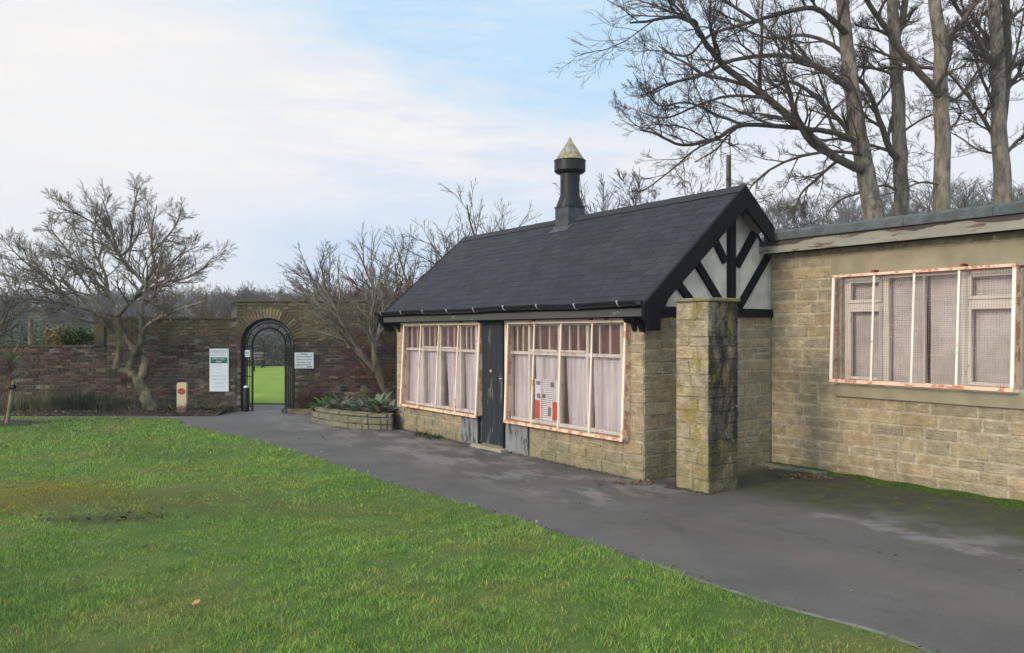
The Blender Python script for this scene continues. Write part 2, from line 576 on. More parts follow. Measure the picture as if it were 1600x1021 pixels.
def lawn_colour(T, P):
    """colour patches of the lawn, shared by the soil sheet and the blades"""
    n1 = T.noise(P, 0.75, 5, 0.62)
    n2 = T.noise(P, 3.2, 5, 0.65)
    n3 = T.noise(T.map(P, (1, 1, 1), (7, 3, 0)), 0.4, 3, 0.5)
    c = T.mix(T.ramp(n2, 0.33, 0.68), (0.14, 0.255, 0.045), (0.21, 0.32, 0.065))
    c = T.mix(T.math('MULTIPLY', T.ramp(n1, 0.44, 0.66), 0.7), c, (0.27, 0.275, 0.08))
    c = T.mix(T.math('MULTIPLY', T.ramp(n3, 0.5, 0.68), 0.5), c, (0.085, 0.17, 0.04))

    n8 = T.noise(P, 9.0, 5, 0.7)
    c = T.mix(T.math('MULTIPLY', T.ramp(n8, 0.5, 0.68), 0.35), c, (0.23, 0.26, 0.08))
    n9 = T.noise(T.map(P, (1, 1, 1), (2, 9, 0)), 6.0, 5, 0.7)
    c = T.mix(T.math('MULTIPLY', T.ramp(n9, 0.52, 0.66), 0.45), c, (0.08, 0.165, 0.035))

    def spot(x, y, rx, ry):
        d = T.n('ShaderNodeVectorMath', {'operation': 'LENGTH'},
                i0=T.map(P, (1 / rx, 1 / ry, 0), (-x / rx, -y / ry, 0))).outputs['Value']
        d = T.math('ADD', d, T.math('MULTIPLY', T.math('SUBTRACT', n2, 0.5), 1.5))
        return T.ramp(d, 1.0, 0.35)
    c = T.mix(T.math('MULTIPLY', spot(-4.9, 8.2, 1.2, 1.2), 0.9), c, (0.27, 0.235, 0.035))
    c = T.mix(T.math('MULTIPLY', spot(-3.9, 7.9, 1.9, 0.8), 0.45), c, (0.165, 0.135, 0.045))
    c = T.mix(T.math('MULTIPLY', spot(-1.6, 7.5, 2.3, 0.55), 0.3), c, (0.15, 0.15, 0.045))
    c = T.mix(T.math('MULTIPLY', spot(-3.6, 7.15, 0.75, 0.35), 0.6), c, (0.085, 0.06, 0.035))
    return c, n2


def grass_mat():
    m, T = newmat('grass blades')
    P = pos(T)
    c, _ = lawn_colour(T, P)
    a = attr(T)
    c = T.mix(1.0, c, a, 'MULTIPLY')
    p = T.n('ShaderNodeBsdfPrincipled', None, Base_Color=c, Roughness=0.6)
    p.inputs['Specular IOR Level'].default_value = 0.2
    tr = T.n('ShaderNodeBsdfTranslucent', None, Color=c)
    mx = T.n('ShaderNodeMixShader', None, i0=0.3, i1=p.outputs[0], i2=tr.outputs[0])
    T.t.links.new(mx.outputs[0], T.n('ShaderNodeOutputMaterial').inputs[0])
    return m


def lawn_mat():
    m, T = newmat('lawn turf')
    P = pos(T)
    c, n2 = lawn_colour(T, P)
    c = T.mix(0.5, c, (0.065, 0.058, 0.024))
    soil = T.noise(P, 2.3, 6, 0.7)
    c = T.mix(T.math('MULTIPLY', T.ramp(soil, 0.6, 0.7), 0.6), c, (0.05, 0.036, 0.022))
    c = T.mix(T.ramp(T.noise(P, 90, 3, 0.7), 0.35, 0.7), T.mix(1.0, c, (0.6, 0.62, 0.6), 'MULTIPLY'), c)
    finish(T, c, 0.95, T.noise(P, 70, 5, 0.7), 0.8, 0.02, spec=0.1)
    return m


M['grass'] = grass_mat()
M['lawn'] = lawn_mat()


def field_mat():
    m, T = newmat('far grass')
    P = pos(T)
    c = T.mix(T.ramp(T.noise(T.map(P, (1, 0.35, 1)), 1.2, 6, 0.65), 0.35, 0.65), (0.17, 0.235, 0.035), (0.23, 0.285, 0.045))
    c = T.mix(T.math('MULTIPLY', T.ramp(T.noise(T.map(P, (0.2, 1.6, 1)), 1.0, 3), 0.45, 0.6), 0.35), c, (0.13, 0.20, 0.032))
    finish(T, c, 0.95, T.noise(P, 30, 4), 0.4, 0.02, spec=0.1)
    return m


M['field'] = field_mat()
M['ground'] = simple('rough ground', (0.075, 0.075, 0.035), 0.95, 0.3, 0.5)
M['hill'] = simple('wooded slope floor', (0.055, 0.052, 0.036), 0.95, 0.3, 0.08)
M['soil'] = simple('dark soil', (0.050, 0.036, 0.027), 0.95, 0.35, 6, 0.9)
M['kerb'] = simple('worn concrete edging', (0.17, 0.165, 0.12), 0.9, 0.3, 5, 0.6)


def tarmac_mat():
    m, T = newmat('tarmac')
    P = pos(T)
    x, y, z = sep(T, P)[0:3]
    w = T.noise(P, 0.9, 7, 0.65)
    g = T.noise(P, 130, 3, 0.9)
    c = T.mix(T.ramp(w, 0.35, 0.65), (0.084, 0.072, 0.064), (0.110, 0.095, 0.084))
    # along-the-front coordinate: 0 at the cottage wall, negative towards the lawn
    fx = T.math('ADD', T.math('MULTIPLY', T.math('SUBTRACT', x, CX), 0.5731), T.math('MULTIPLY', T.math('SUBTRACT', y, CY), -0.8195))
    fy = T.math('ADD', T.math('MULTIPLY', T.math('SUBTRACT', x, CX), 0.8195), T.math('MULTIPLY', T.math('SUBTRACT', y, CY), 0.5731))
    F = T.n('ShaderNodeCombineXYZ', None, X=T.math('MULTIPLY', fx, 0.5), Y=fy, Z=0.0).outputs[0]
    # pale dried silt in streaks near the building
    s = T.noise(T.map(F, (1, 1, 1)), 2.1, 9, 0.72)
    near = T.math('MULTIPLY', T.ramp(fy, -2.0, -0.9), T.ramp(fx, 1.2, 0.2))
    silt = T.math('MULTIPLY', T.math('MULTIPLY', T.ramp(s, 0.47, 0.56), near), 0.65)
    c = T.mix(silt, c, (0.24, 0.205, 0.18))
    s2 = T.noise(T.map(F, (1, 1, 1), (4, 2, 0)), 1.7, 7, 0.62)
    redd = T.math('MULTIPLY', T.math('MULTIPLY', T.ramp(s2, 0.5, 0.6), T.ramp(fy, -2.4, -1.2)), 0.28)
    c = T.mix(redd, c, (0.145, 0.092, 0.085))
    darkp = T.noise(T.map(F, (1, 1, 1), (9, 5, 0)), 2.6, 6, 0.6)
    c = T.mix(T.math('MULTIPLY', T.ramp(darkp, 0.60, 0.68), 0.45), c, (0.045, 0.040, 0.038))
    # pale patch on the right
    dx = T.n('ShaderNodeVectorMath', {'operation': 'LENGTH'}, i0=T.map(P, (0.62, 1.05, 0), (-4.9 * 0.62, -7.05 * 1.05, 0))).outputs['Value']
    dx = T.math('ADD', dx, T.math('MULTIPLY', T.math('SUBTRACT', T.noise(P, 1.8, 6, 0.65), 0.5), 2.4))
    c = T.mix(T.math('MULTIPLY', T.ramp(dx, 1.2, 0.9), 0.6), c, (0.215, 0.195, 0.18))
    # algae in the corner between cottage and extension
    alg = T.math('MULTIPLY', T.ramp(T.math('ADD', fy, T.math('MULTIPLY', T.math('SUBTRACT', w, 0.5), 2.0)), 0.0, 1.1), T.ramp(fx, -0.1, 0.4))
    c = T.mix(T.math('MULTIPLY', alg, 0.88), c, (0.032, 0.030, 0.016))
    al2 = T.noise(P, 5, 5, 0.6)
    c = T.mix(T.math('MULTIPLY', T.math('MULTIPLY', alg, T.ramp(al2, 0.46, 0.6)), 0.8), c, (0.060, 0.072, 0.016))
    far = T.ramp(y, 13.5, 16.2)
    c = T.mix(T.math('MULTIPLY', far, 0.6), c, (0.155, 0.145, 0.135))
    c = T.mix(T.ramp(g, 0.25, 0.8), T.mix(1.0, c, (0.5, 0.5, 0.5), 'MULTIPLY'), T.mix(1.0, c, (1.45, 1.45, 1.45), 'MULTIPLY'))
    chip = T.noise(P, 55, 2, 0.5)
    c = T.mix(T.math('MULTIPLY', T.ramp(chip, 0.68, 0.74), 0.5), c, (0.25, 0.23, 0.21))
    c = T.mix(T.math('MULTIPLY', T.ramp(T.noise(P, 4.0, 7, 0.75), 0.56, 0.66), 0.35), c, (0.06, 0.054, 0.05))
    h = T.math('ADD', T.math('MULTIPLY', g, 0.5), T.math('MULTIPLY', w, 2.0))
    finish(T, c, 0.8, h, 0.55, 0.006, spec=0.3)
    return m


M['tarmac'] = tarmac_mat()

rng = random.Random(11)
nrg = np.random.default_rng(5)


# ------------------------------------------------------------------ generators
def sm(a, b, x):
    t = min(1, max(0, (x - a) / (b - a)))
    return t * t * (3 - 2 * t)


PAL_STONE = [(0.345, 0.275, 0.175), (0.33, 0.265, 0.165), (0.32, 0.265, 0.18), (0.30, 0.25, 0.175), (0.37, 0.285, 0.165),
             (0.285, 0.245, 0.185), (0.34, 0.245, 0.14), (0.27, 0.235, 0.185), (0.33, 0.28, 0.20)]


def stone_col(dark=1.0):
    c = rng.choice(PAL_STONE)
    f = rng.uniform(0.95, 1.14) * dark
    g_ = 0.42
    m_c = (0.35, 0.29, 0.20)
    return tuple((a * (1 - g_) + b * g_) * f * 1.14 for a, b in zip(c, m_c))


def block(mb, O, U, N, u0, u1, z0, z1, prot, col, nu=3, nz=2, rough=0.004, bev=0.008):
    """one dressed stone: uneven pillowed face, proud of the mortar"""
    O, U, N = Vector(O), Vector(U), Vector(N)
    Z = Vector((0, 0, 1))
    v, f = [], []
    gu, gz = nu + 2, nz + 2

    def j(a):
        return rng.uniform(-a, a)
    cj = [(j(0.006), j(0.005)) for _ in range(4)]
    for iz in range(gz + 1):
        for iu in range(gu + 1):
            tu = 0 if iu == 0 else 1 if iu == gu else None
            tz = 0 if iz == 0 else 1 if iz == gz else None
            wu, wz = u1 - u0, z1 - z0
            if tu is None:
                uu = u0 + bev + (wu - 2 * bev) * (iu - 1) / nu
            else:
                uu = u0 if tu == 0 else u1
            if tz is None:
                zz = z0 + bev + (wz - 2 * bev) * (iz - 1) / nz
            else:
                zz = z0 if tz == 0 else z1
            fu, fz = (uu - u0) / wu, (zz - z0) / wz
            ju = (cj[0][0] * (1 - fu) + cj[1][0] * fu) * (1 - fz) + (cj[2][0] * (1 - fu) + cj[3][0] * fu) * fz
            jz = (cj[0][1] * (1 - fu) + cj[1][1] * fu) * (1 - fz) + (cj[2][1] * (1 - fu) + cj[3][1] * fu) * fz
            edge = tu is not None or tz is not None
            dep = -0.012 if edge else prot + j(rough)
            v.append(O + U * (uu + ju) + Z * (zz + jz) + N * dep)
    w = gu + 1
    for iz in range(gz):
        for iu in range(gu):
            a = iz * w + iu
            f.append((a, a + 1, a + w + 1, a + w))
    mb.add(v, f, col)


def coursed(mb, O, U, N, L, rows, holes=(), wmin=0.22, wmax=0.52, gap=0.012, prot=0.006, colf=stone_col, rough=0.004, nu=3, nz=2, bev=0.008):
    """fill a wall face with courses of individual stones, leaving the holes"""
    for z0, z1 in zip(rows[:-1], rows[1:]):
        iv = [(0.0, L)]
        for hu0, hu1, hz0, hz1 in holes:
            if z0 < hz1 - 0.02 and z1 > hz0 + 0.02:
                nv = []
                for a, b in iv:
                    if hu1 <= a or hu0 >= b:
                        nv.append((a, b))
                    else:
                        if hu0 - a > 0.03: nv.append((a, hu0))
                        if b - hu1 > 0.03: nv.append((hu1, b))
                iv = nv
        for a, b in iv:
            u = a
            while u < b - 1e-3:
                w = rng.uniform(wmin, wmax)
                if b - (u + w) < wmin * 0.7:
                    w = b - u
                split = (z1 - z0 > 0.15 and rng.random() < 0.10 and w < 0.35)
                if split:
                    zm = z0 + (z1 - z0) * rng.uniform(0.4, 0.6)
                    for q0, q1 in ((z0, zm), (zm, z1)):
                        block(mb, O, U, N, u + gap / 2, u + w - gap / 2, q0 + gap / 2, q1 - gap / 2, prot + rng.uniform(-0.003, 0.004), colf(), nu, nz, rough, bev)
                else:
                    block(mb, O, U, N, u + gap / 2, u + w - gap / 2, z0 + gap / 2, z1 - gap / 2, prot + rng.uniform(-0.003, 0.006), colf(), nu, nz, rough, bev)
                u += w


def rows(z0, z1, hmin, hmax):
    n = max(1, round((z1 - z0) / ((hmin + hmax) / 2)))
    h = [rng.uniform(hmin, hmax) for _ in range(n)]
    k = (z1 - z0) / sum(h)
    out = [z0]
    for q in h:
        out.append(out[-1] + q * k)
    return out


class Tubes:
    """many tapered tubes in one mesh"""
    def __init__(s):
        s.V, s.F, s.n = [], [], 0

    def add(s, pts, rad, sides=4):
        P = np.asarray(pts, float)
        r = np.asarray(rad, float)
        m = len(P)
        D = np.gradient(P, axis=0)
        D /= np.linalg.norm(D, axis=1)[:, None] + 1e-9
        ref = np.array([0.31, 0.17, 0.93]) if abs(D[0][2]) < 0.8 else np.array([0.93, 0.3, 0.1])
        A = np.cross(D, ref)
        A /= np.linalg.norm(A, axis=1)[:, None] + 1e-9
        B = np.cross(D, A)
        t = np.arange(sides) * 2 * np.pi / sides
        ring = P[:, None, :] + r[:, None, None] * (A[:, None, :] * np.cos(t)[None, :, None] + B[:, None, :] * np.sin(t)[None, :, None])
        s.V.append(ring.reshape(-1, 3))
        i = np.arange(m - 1)[:, None] * sides
        k = np.arange(sides)[None, :]
        k2 = (k + 1) % sides
        F = np.stack([i + k, i + k2, i + sides + k2, i + sides + k], axis=-1).reshape(-1, 4) + s.n
        s.F.append(F)
        s.n += m * sides

    def arrays(s):
        return np.concatenate(s.V), np.concatenate(s.F)

    def build(s, name, m, parent=None, smooth=True):
        V, F = s.arrays()
        return quadmesh(name, V, F, m, parent, smooth)


def quadmesh(name, V, F, m, parent=None, smooth=False, cols=None):
    me = bpy.data.meshes.new(name)
    k = F.shape[1]
    me.vertices.add(len(V))
    me.vertices.foreach_set('co', np.ascontiguousarray(V, dtype=np.float32).ravel())
    me.loops.add(F.size)
    me.loops.foreach_set('vertex_index', np.ascontiguousarray(F, dtype=np.int32).ravel())
    me.polygons.add(len(F))
    me.polygons.foreach_set('loop_start', np.arange(0, F.size, k, dtype=np.int32))
    me.polygons.foreach_set('loop_total', np.full(len(F), k, dtype=np.int32))
    if smooth:
        me.polygons.foreach_set('use_smooth', np.ones(len(F), dtype=bool))
    if cols is not None:                                   # per vertex rgb
        at = me.color_attributes.new('col', 'FLOAT_COLOR', 'POINT')
        at.data.foreach_set('color', np.ascontiguousarray(np.c_[cols, np.ones(len(cols))], dtype=np.float32).ravel())
    me.update(calc_edges=True)
    me.materials.append(m)
    o = bpy.data.objects.new(name, me)
    link(o)
    o.parent = parent
    return o


def grow(tb, g, p, d, L, r, lvl, P):
    """one branch with its side branches; P: per level (children, angle, length ratio), wander, tropism"""
    seg = P.get('seg', 0.28)
    n = max(3, min(9, int(L / seg)))
    pts = [np.array(p, float)]
    d = np.array(d, float)
    d /= np.linalg.norm(d)
    dirs = [d]
    for i in range(n):
        d = d + g.normal(0, P['wander'], 3) + np.array([0, 0, P['trop']])
        d /= np.linalg.norm(d)
        pts.append(pts[-1] + d * L / n)
        dirs.append(d)
    rr = np.linspace(r, max(r * 0.35, P['rmin'] * 0.7), n + 1)
    tb.add(pts, rr, 6 if r > 0.04 else 4 if r > 0.012 else 3)
    spawn(tb, g, pts, dirs, rr, L, lvl, P)


def spawn(tb, g, pts, dirs, rr, L, lvl, P, t0=0.2):
    if lvl >= len(P['kids']):
        return
    nk, ang, ratio = P['kids'][lvl]
    n = len(pts) - 1
    nk = max(1, int(round(nk * g.uniform(0.75, 1.25))))
    for k in range(nk):
        t = t0 + (1 - t0) * (k + g.uniform(0.1, 0.9)) / nk
        x = t * n
        i = min(n - 1, int(x))
        q = pts[i] + (pts[i + 1] - pts[i]) * (x - i)
        dd = np.asarray(dirs[i], float)
        side = np.cross(dd, g.normal(0, 1, 3))
        side /= np.linalg.norm(side) + 1e-9
        if P.get('flat'):
            side[2] = side[2] * 0.8 + 0.25
        a = math.radians(ang * g.uniform(0.7, 1.3))
        nd = dd * math.cos(a) + side * math.sin(a)
        LL = L * ratio * g.uniform(0.65, 1.2) * (1.15 - 0.55 * t)
        r0 = max(P['rmin'], (rr[i] * (1 - (x - i)) + rr[i + 1] * (x - i)) * 0.62)
        grow(tb, g, q, nd, LL, r0, lvl + 1, P)


def px3(x, y, Y):
    return np.array([(x - 800) / 1244 * Y, Y, CAMH + (520 - y) / 1244 * Y])


def traced(tb, g, path, Y0, Y1, r0, r1, P, lvl=0, sides=8, ref=None, t0=0.15, kids=True):
    """a limb drawn through given points, smoothed, wandering in depth from Y0 to Y1"""
    m = len(path)
    K = [px3(x, y, Y0 + (Y1 - Y0) * i / (m - 1)) for i, (x, y) in enumerate(path)]
    K = [2 * K[0] - K[1]] + K + [2 * K[-1] - K[-2]]
    pts = []
    for i in range(1, m):
        for s_ in range(4):
            t = s_ / 4
            a, b, c, d = K[i - 1], K[i], K[i + 1], K[i + 2]
            pts.append(0.5 * (2 * b + (c - a) * t + (2 * a - 5 * b + 4 * c - d) * t * t + (3 * b - a - 3 * c + d) * t ** 3))
    pts.append(K[m])
    pts = [p + g.normal(0, min(r1 * 0.35, 0.012), 3) * (0 < i < len(pts) - 1) for i, p in enumerate(pts)]
    if ref is not None:
        pts = [p - ref for p in pts]
    dirs = list(np.gradient(np.array(pts), axis=0))
    dirs = [d / (np.linalg.norm(d) + 1e-9) for d in dirs]
    rr = np.linspace(r0, r1, len(pts))
    tb.add(pts, rr, sides)
    L = sum(np.linalg.norm(pts[i + 1] - pts[i]) for i in range(len(pts) - 1))
    if kids:
        spawn(tb, g, pts, dirs, rr, L, lvl, P, t0)
    return pts, dirs, rr, L


# ------------------------------------------------------------------ ground, path, lawn
EDGE = [(-9.0, 15.75), (-6.67, 15.55), (-5.86, 14.29), (-4.0, 12.44), (-2.52, 10.47), (-1.43, 8.92), (-0.64, 7.98), (0.0, 7.17), (0.52, 6.45),
        (0.93, 5.85), (1.27, 5.32), (1.60, 4.86), (2.14, 4.22), (2.30, 3.2), (2.3, -4)]


def smooth2(pts, k=6):
    K = [pts[0]] + list(pts) + [pts[-1]]
    out = []
    for i in range(1, len(pts)):
        a, b, c, d = [np.array(q, float) for q in (K[i - 1], K[i], K[i + 1], K[i + 2])]
        for s_ in range(k):
            t = s_ / k
            out.append(0.5 * (2 * b + (c - a) * t + (2 * a - 5 * b + 4 * c - d) * t * t + (3 * b - a - 3 * c + d) * t ** 3))
    out.append(np.array(pts[-1], float))
    return out


def edge_x(y):
    for (x0, y0), (x1, y1) in zip(EDGE[:-1], EDGE[1:]):
        if y1 <= y <= y0:
            return x0 + (x1 - x0) * (y - y0) / (y1 - y0)
    return -99 if y > 15.75 else 2.3


def ground():
    mb = MB()
    # one sheet to the horizon, with the wooded valley side rising beyond the field
    xs = list(np.linspace(-300, 300, 81))
    ys = list(np.linspace(-60, 0, 4)) + list(np.linspace(10, 60, 11)) + list(np.linspace(70, 300, 36))

    def h(x, y):
        top = 5.0 + 19.0 * sm(-25, 75, x)
        near = 45 - 14 * sm(20, 70, x)
        return top * sm(near, 170, y) + 0.05 * (y - 170) * (y > 170) - 0.012
    for y in ys:
        for x in xs:
            mb.v.append((x, y, h(x, y)))
    w = len(xs)
    for j in range(len(ys) - 1):
        for i in range(w - 1):
            a = j * w + i
            mb.f.append((a, a + 1, a + w + 1, a + w))
            mb.c.append(None)
    o = mb.build('ground', M['hill'], smooth=180)
    tag(o, kind='structure')
    return h


hill_h = ground()
# tarmac: a broad sheet, the lawn lies on it
mb = MB()
mb.face([(-14, -5, 0), (9, -5, 0), (9, 18.7, 0), (-14, 18.7, 0)])
tag(mb.build('tarmac_path', M['tarmac']), kind='structure')

mb = MB()
e = smooth2(EDGE)
e = [p + nrg.normal(0, 0.012, 2) for p in e]
L_in = [(-16, -5), (-16, 15.8)]
top = [(p[0], p[1], 0.03) for p in e]
mb.face([(-16, -5, 0.03), (2.3, -5, 0.03)][::-1][:0] or [(-16, -5, 0.03)] + [(2.3, -5, 0.03)] + top[::-1] + [(-16, 15.9, 0.03)])
for a, b in zip(top[:-1], top[1:]):
    mb.face([(a[0], a[1], 0.03), (b[0], b[1], 0.03), (b[0] + 0.015, b[1] + 0.01, -0.01), (a[0] + 0.015, a[1] + 0.01, -0.01)])
mb.face([(-16, 15.9, 0.03), top[0], (top[0][0], top[0][1] + 0.02, -0.01), (-16, 15.92, -0.01)])
tag(mb.build('lawn', M['lawn']), kind='structure')

# concrete edging that shows at the near end
mb = MB()
ke = [p for p in smooth2(EDGE[9:14], 5)]
for a, b in zip(ke[:-1], ke[1:]):
    d = (b - a) / np.linalg.norm(b - a)
    n = np.array([-d[1], d[0]])
    if n[0] < 0: n = -n
    a2, b2 = a + n * 0.05, b + n * 0.05
    zt = 0.032
    mb.face([(*a, zt), (*b, zt), (*b2, zt), (*a2, zt)][::1])
    mb.face([(*a2, zt), (*b2, zt), (*b2, -0.01), (*a2, -0.01)])
o = fixnormals(mb.build('kerb_edging', M['kerb']))
tag(o, kind='structure')

# field beyond the brick wall, with the path in front of it
mb = MB()
mb.face([(-60, 19.1, 0.012), (40, 19.1, 0.012), (40, 40, 0.012), (-60, 40, 0.012)])
mb.face([(-60, 19.1, 0.012), (-60, 19.1, -0.02), (40, 19.1, -0.02), (40, 19.1, 0.012)])
tag(mb.build('playing_field', M['field']), kind='structure')


# grass blades: dense near the lens, coarser further off
def blades():
    V, C = [], []
    xs, ys, hs, ws = [], [], [], []
    for y0, y1, dens, hh, ww in ((2.6, 5.2, 8500, 0.024, 0.0042), (5.2, 7.5, 5500, 0.024, 0.0052), (7.5, 10.5, 2800, 0.025, 0.0075),
                                 (10.5, 16.0, 1050, 0.030, 0.011)):
        xa, xb = -0.72 * y1 - 1.0, min(2.3, edge_x(y0) + 0.2)
        n = int((xb - xa) * (y1 - y0) * dens)
        x = nrg.uniform(xa, xb, n)
        y = nrg.uniform(y0, y1, n)
        xs.append(x); ys.append(y)
        hs.append(np.full(n, hh)); ws.append(np.full(n, ww))
    x, y, hh, ww = map(np.concatenate, (xs, ys, hs, ws))
    E_ = np.array(EDGE)[::-1]
    ex = np.interp(y, E_[:, 1], E_[:, 0])
    wob = 0.03 * np.sin(y * 9.1) + 0.02 * np.sin(y * 23.0)
    keep = (x < ex + wob + 0.015) & (y < 15.72) & (x > -0.72 * y - 1.6)
    # thin the worn, muddy places and clump the rest
    fbm = lambda X, Y_, f: sum(np.sin(X * f * k_ + 1.7 * np.sin(Y_ * f * k_ * 0.8 + k_)) * np.sin(Y_ * f * k_ * 1.1 + 1.3 * np.sin(X * f * k_ * 0.7 + 2 * k_)) / k_ ** 0.6 for k_ in (1.0, 2.3, 4.9, 9.7))
    clump = 0.85 * fbm(x, y, 3.1) + 0.0 * np.sin(x * 7.3 + 2 * np.sin(y * 3.1)) * np.sin(y * 8.7 + 1.5 * np.sin(x * 4.3)) + np.sin(x * 19 + y * 7) * np.sin(y * 23 - x * 5) * 0.6
    mud = np.exp(-(((x + 3.6) / 0.7) ** 2 + ((y - 7.15) / 0.3) ** 2))
    worn = np.exp(-(((x + 3.9) / 2.0) ** 2 + ((y - 7.9) / 0.9) ** 2))
    ring = np.exp(-(((x + 9.4) / 0.75) ** 2 + ((y - 14.7) / 0.5) ** 2) ** 3)
    edgebare = np.exp(-((ex - x - 0.06) / 0.08) ** 2) * (y < 5.6)
    keep &= nrg.random(len(x)) > (0.38 - 0.30 * clump + 0.5 * mud + 0.2 * worn + ring + 0.35 * edgebare)
    x, y, hh, ww, clump, worn = (q[keep] for q in (x, y, hh, ww, clump, worn))
    n = len(x)
    hh = hh * nrg.uniform(0.5, 1.35, n) * np.clip(1 + 0.38 * clump, 0.35, 2.0) * (1 - 0.35 * worn)
    tall = nrg.random(n) < 0.012
    hh[tall] *= 1.5
    th = nrg.uniform(0, 2 * np.pi, n)
    lean = nrg.uniform(0.15, 1.0, n) * hh
    la = nrg.uniform(0, 2 * np.pi, n)
    dx, dy = np.cos(th) * ww / 2, np.sin(th) * ww / 2
    lx, ly = np.cos(la) * lean, np.sin(la) * lean
    z0 = 0.027
    P0 = np.c_[x - dx, y - dy, np.full(n, z0)]
    P1 = np.c_[x + dx, y + dy, np.full(n, z0)]
    P2 = np.c_[x + dx * .8 + lx * .4, y + dy * .8 + ly * .4, z0 + hh * .6]
    P3 = np.c_[x - dx * .8 + lx * .4, y - dy * .8 + ly * .4, z0 + hh * .6]
    P4 = np.c_[x + dx * .15 + lx, y + dy * .15 + ly, z0 + hh]
    P5 = np.c_[x - dx * .15 + lx, y - dy * .15 + ly, z0 + hh]
    V = np.stack([P0, P1, P2, P3, P4, P5], 1).reshape(-1, 3)
    b = np.arange(n)[:, None] * 6
    F = np.concatenate([b + np.array([[0, 1, 2, 3]]), b + np.array([[3, 2, 4, 5]])])
    c = nrg.uniform(0.5, 1.45, (n, 1)) * np.ones((1, 3))
    dead = nrg.random(n) < 0.05
    c[dead] = c[dead] * np.array([2.0, 1.15, 1.6])
    c[:, 0] *= nrg.uniform(0.85, 1.2, n)
    c *= np.clip(1 + 0.12 * clump[:, None], 0.6, 1.4)
    cols = np.repeat(c, 6, axis=0)
    o = quadmesh('grass', V, F, M['grass'], None, False, cols)
    tag(o, 'short winter grass of the foreground lawn', 'grass', kind='stuff')


blades()

# ------------------------------------------------------------------ the cottage
cot = thing('cottage', 'small sandstone cottage with dark shingled roof and half timbered gable', 'cottage', LW(0, 0), FR)
XL = -6.2                                            # left end of the front wall
DEPTH = 2.9
RB, RZ = 1.45, 3.49                                  # ridge
SL = 0.867                                           # roof slope
EAVE = -0.22


def roofz(y):
    return RZ - SL * abs(y - RB)


WT = 1.87                                            # top of the front masonry
WIN = [(-5.94, -3.50), (-2.72, -0.30)]
SILL = 0.47
# masonry core
mb = MB()
t = 0.3
mb.box(XL, 0, 0.0, t, 0, SILL - 0.04)                # below the windows (the doorway is let in front of it)
mb.box(XL, WIN[0][0], 0, t, SILL - 0.04, WT)
mb.box(WIN[1][1], 0, 0, t, SILL - 0.04, WT)
mb.box(WIN[0][1] + 0.0, WIN[0][1] + 0.06, 0.01, t, SILL - 0.04, WT)
mb.box(WIN[1][0] - 0.06, WIN[1][0], 0.01, t, SILL - 0.04, WT)
mb.box(-t, 0, t, DEPTH, 0, 1.9)
mb.box(XL, XL + t, t, DEPTH, 0, 1.9)
mb.box(XL + t, -t, DEPTH - t, DEPTH, 0, 1.9)
mb.c = [MORT] * len(mb.c)
core = mb.build('wall_core', M['stone'], cot)
# facing stones
mb = MB()
U, N = (1, 0, 0), (0, -1, 0)
rw = rows(0, SILL - 0.03, 0.115, 0.15)
# left bay, below window; right bay; both stop at the door boards
coursed(mb, (XL, 0, 0), U, N, 2.23, rw, prot=0.008, wmin=0.2, wmax=0.36)
mb2 = mb
mb = MB()
coursed(mb, (-2.19, 0, 0), U, N, 2.19, rw, prot=0.01, wmin=0.22, wmax=0.42, rough=0.006)
up = rows(SILL - 0.03, WT, 0.10, 0.19)
coursed(mb2, (XL, 0, 0), U, N, 0.26, up, wmin=0.2, wmax=0.3)
coursed(mb2, (XL, DEPTH, 0), (0, -1, 0), (-1, 0, 0), DEPTH, rows(0, 1.9, 0.13, 0.19))
mb2.build('stone_facing', M['stone'], cot, smooth=30)
coursed(mb, (-0.30, 0, 0), U, N, 0.30, up, wmin=0.13, wmax=0.32)
coursed(mb, (0, 0, 0), (0, 1, 0), (1, 0, 0), 2.30, rw + rows(SILL - 0.03, 1.9, 0.10, 0.19)[1:], wmin=0.18, wmax=0.42, prot=0.008,
        colf=lambda: stone_col(0.9))
mb.build('stone_facing', M['stone'], cot, smooth=30)

# gable infill (both ends): render triangle on a solid core
for x0, x1, nm in ((-0.26, -0.008, 'gable_render'), (XL + 0.01, XL + 0.26, 'gable_render')):
    mb = MB()
    mb.prism([(0.0, 1.9), (DEPTH, 1.9), (DEPTH, roofz(DEPTH) - 0.05), (RB, RZ - 0.05), (0, roofz(0) - 0.05)], 'x', x0, x1)
    fixnormals(mb.build(nm, M['render'], cot))
# black timbers of the near gable
gx0, gx1 = -0.03, 0.035


def gbar(y0, z0, y1, z1, w, name='timber', x=0.0):
    m_ = MB()
    d = Vector((0, y1 - y0, z1 - z0)).normalized()
    nrm = Vector((0, -d.z, d.y)) * w / 2
    p, q = Vector((0, y0, z0)), Vector((0, y1, z1))
    poly = [((p + nrm).y, (p + nrm).z), ((q + nrm).y, (q + nrm).z), ((q - nrm).y, (q - nrm).z), ((p - nrm).y, (p - nrm).z)]
    m_.prism(poly, 'x', gx0, gx1 + x)
    return fixnormals(m_.build(name, M['black'], cot, bevel=0.004))


m_ = MB()
m_.box(-0.03, 0.05, -0.02, 2.30, 1.90, 2.005)
m_.build('tie_beam', M['black'], cot, bevel=0.006)
gbar(RB + 0.06, 2.005, RB + 0.06, 3.30, 0.125, 'king_post', 0.004)
gbar(1.36, 2.02, 0.70, 2.74, 0.10, 'brace', -0.004)
gbar(0.86, 2.01, 0.40, 2.42, 0.10, 'brace', -0.004)
gbar(1.40, 2.58, 1.10, 2.98, 0.10, 'brace', -0.006)
gbar(1.62, 2.55, 2.02, 3.05, 0.11, 'brace', -0.004)
gbar(1.66, 2.02, 2.24, 2.70, 0.10, 'brace', -0.007)

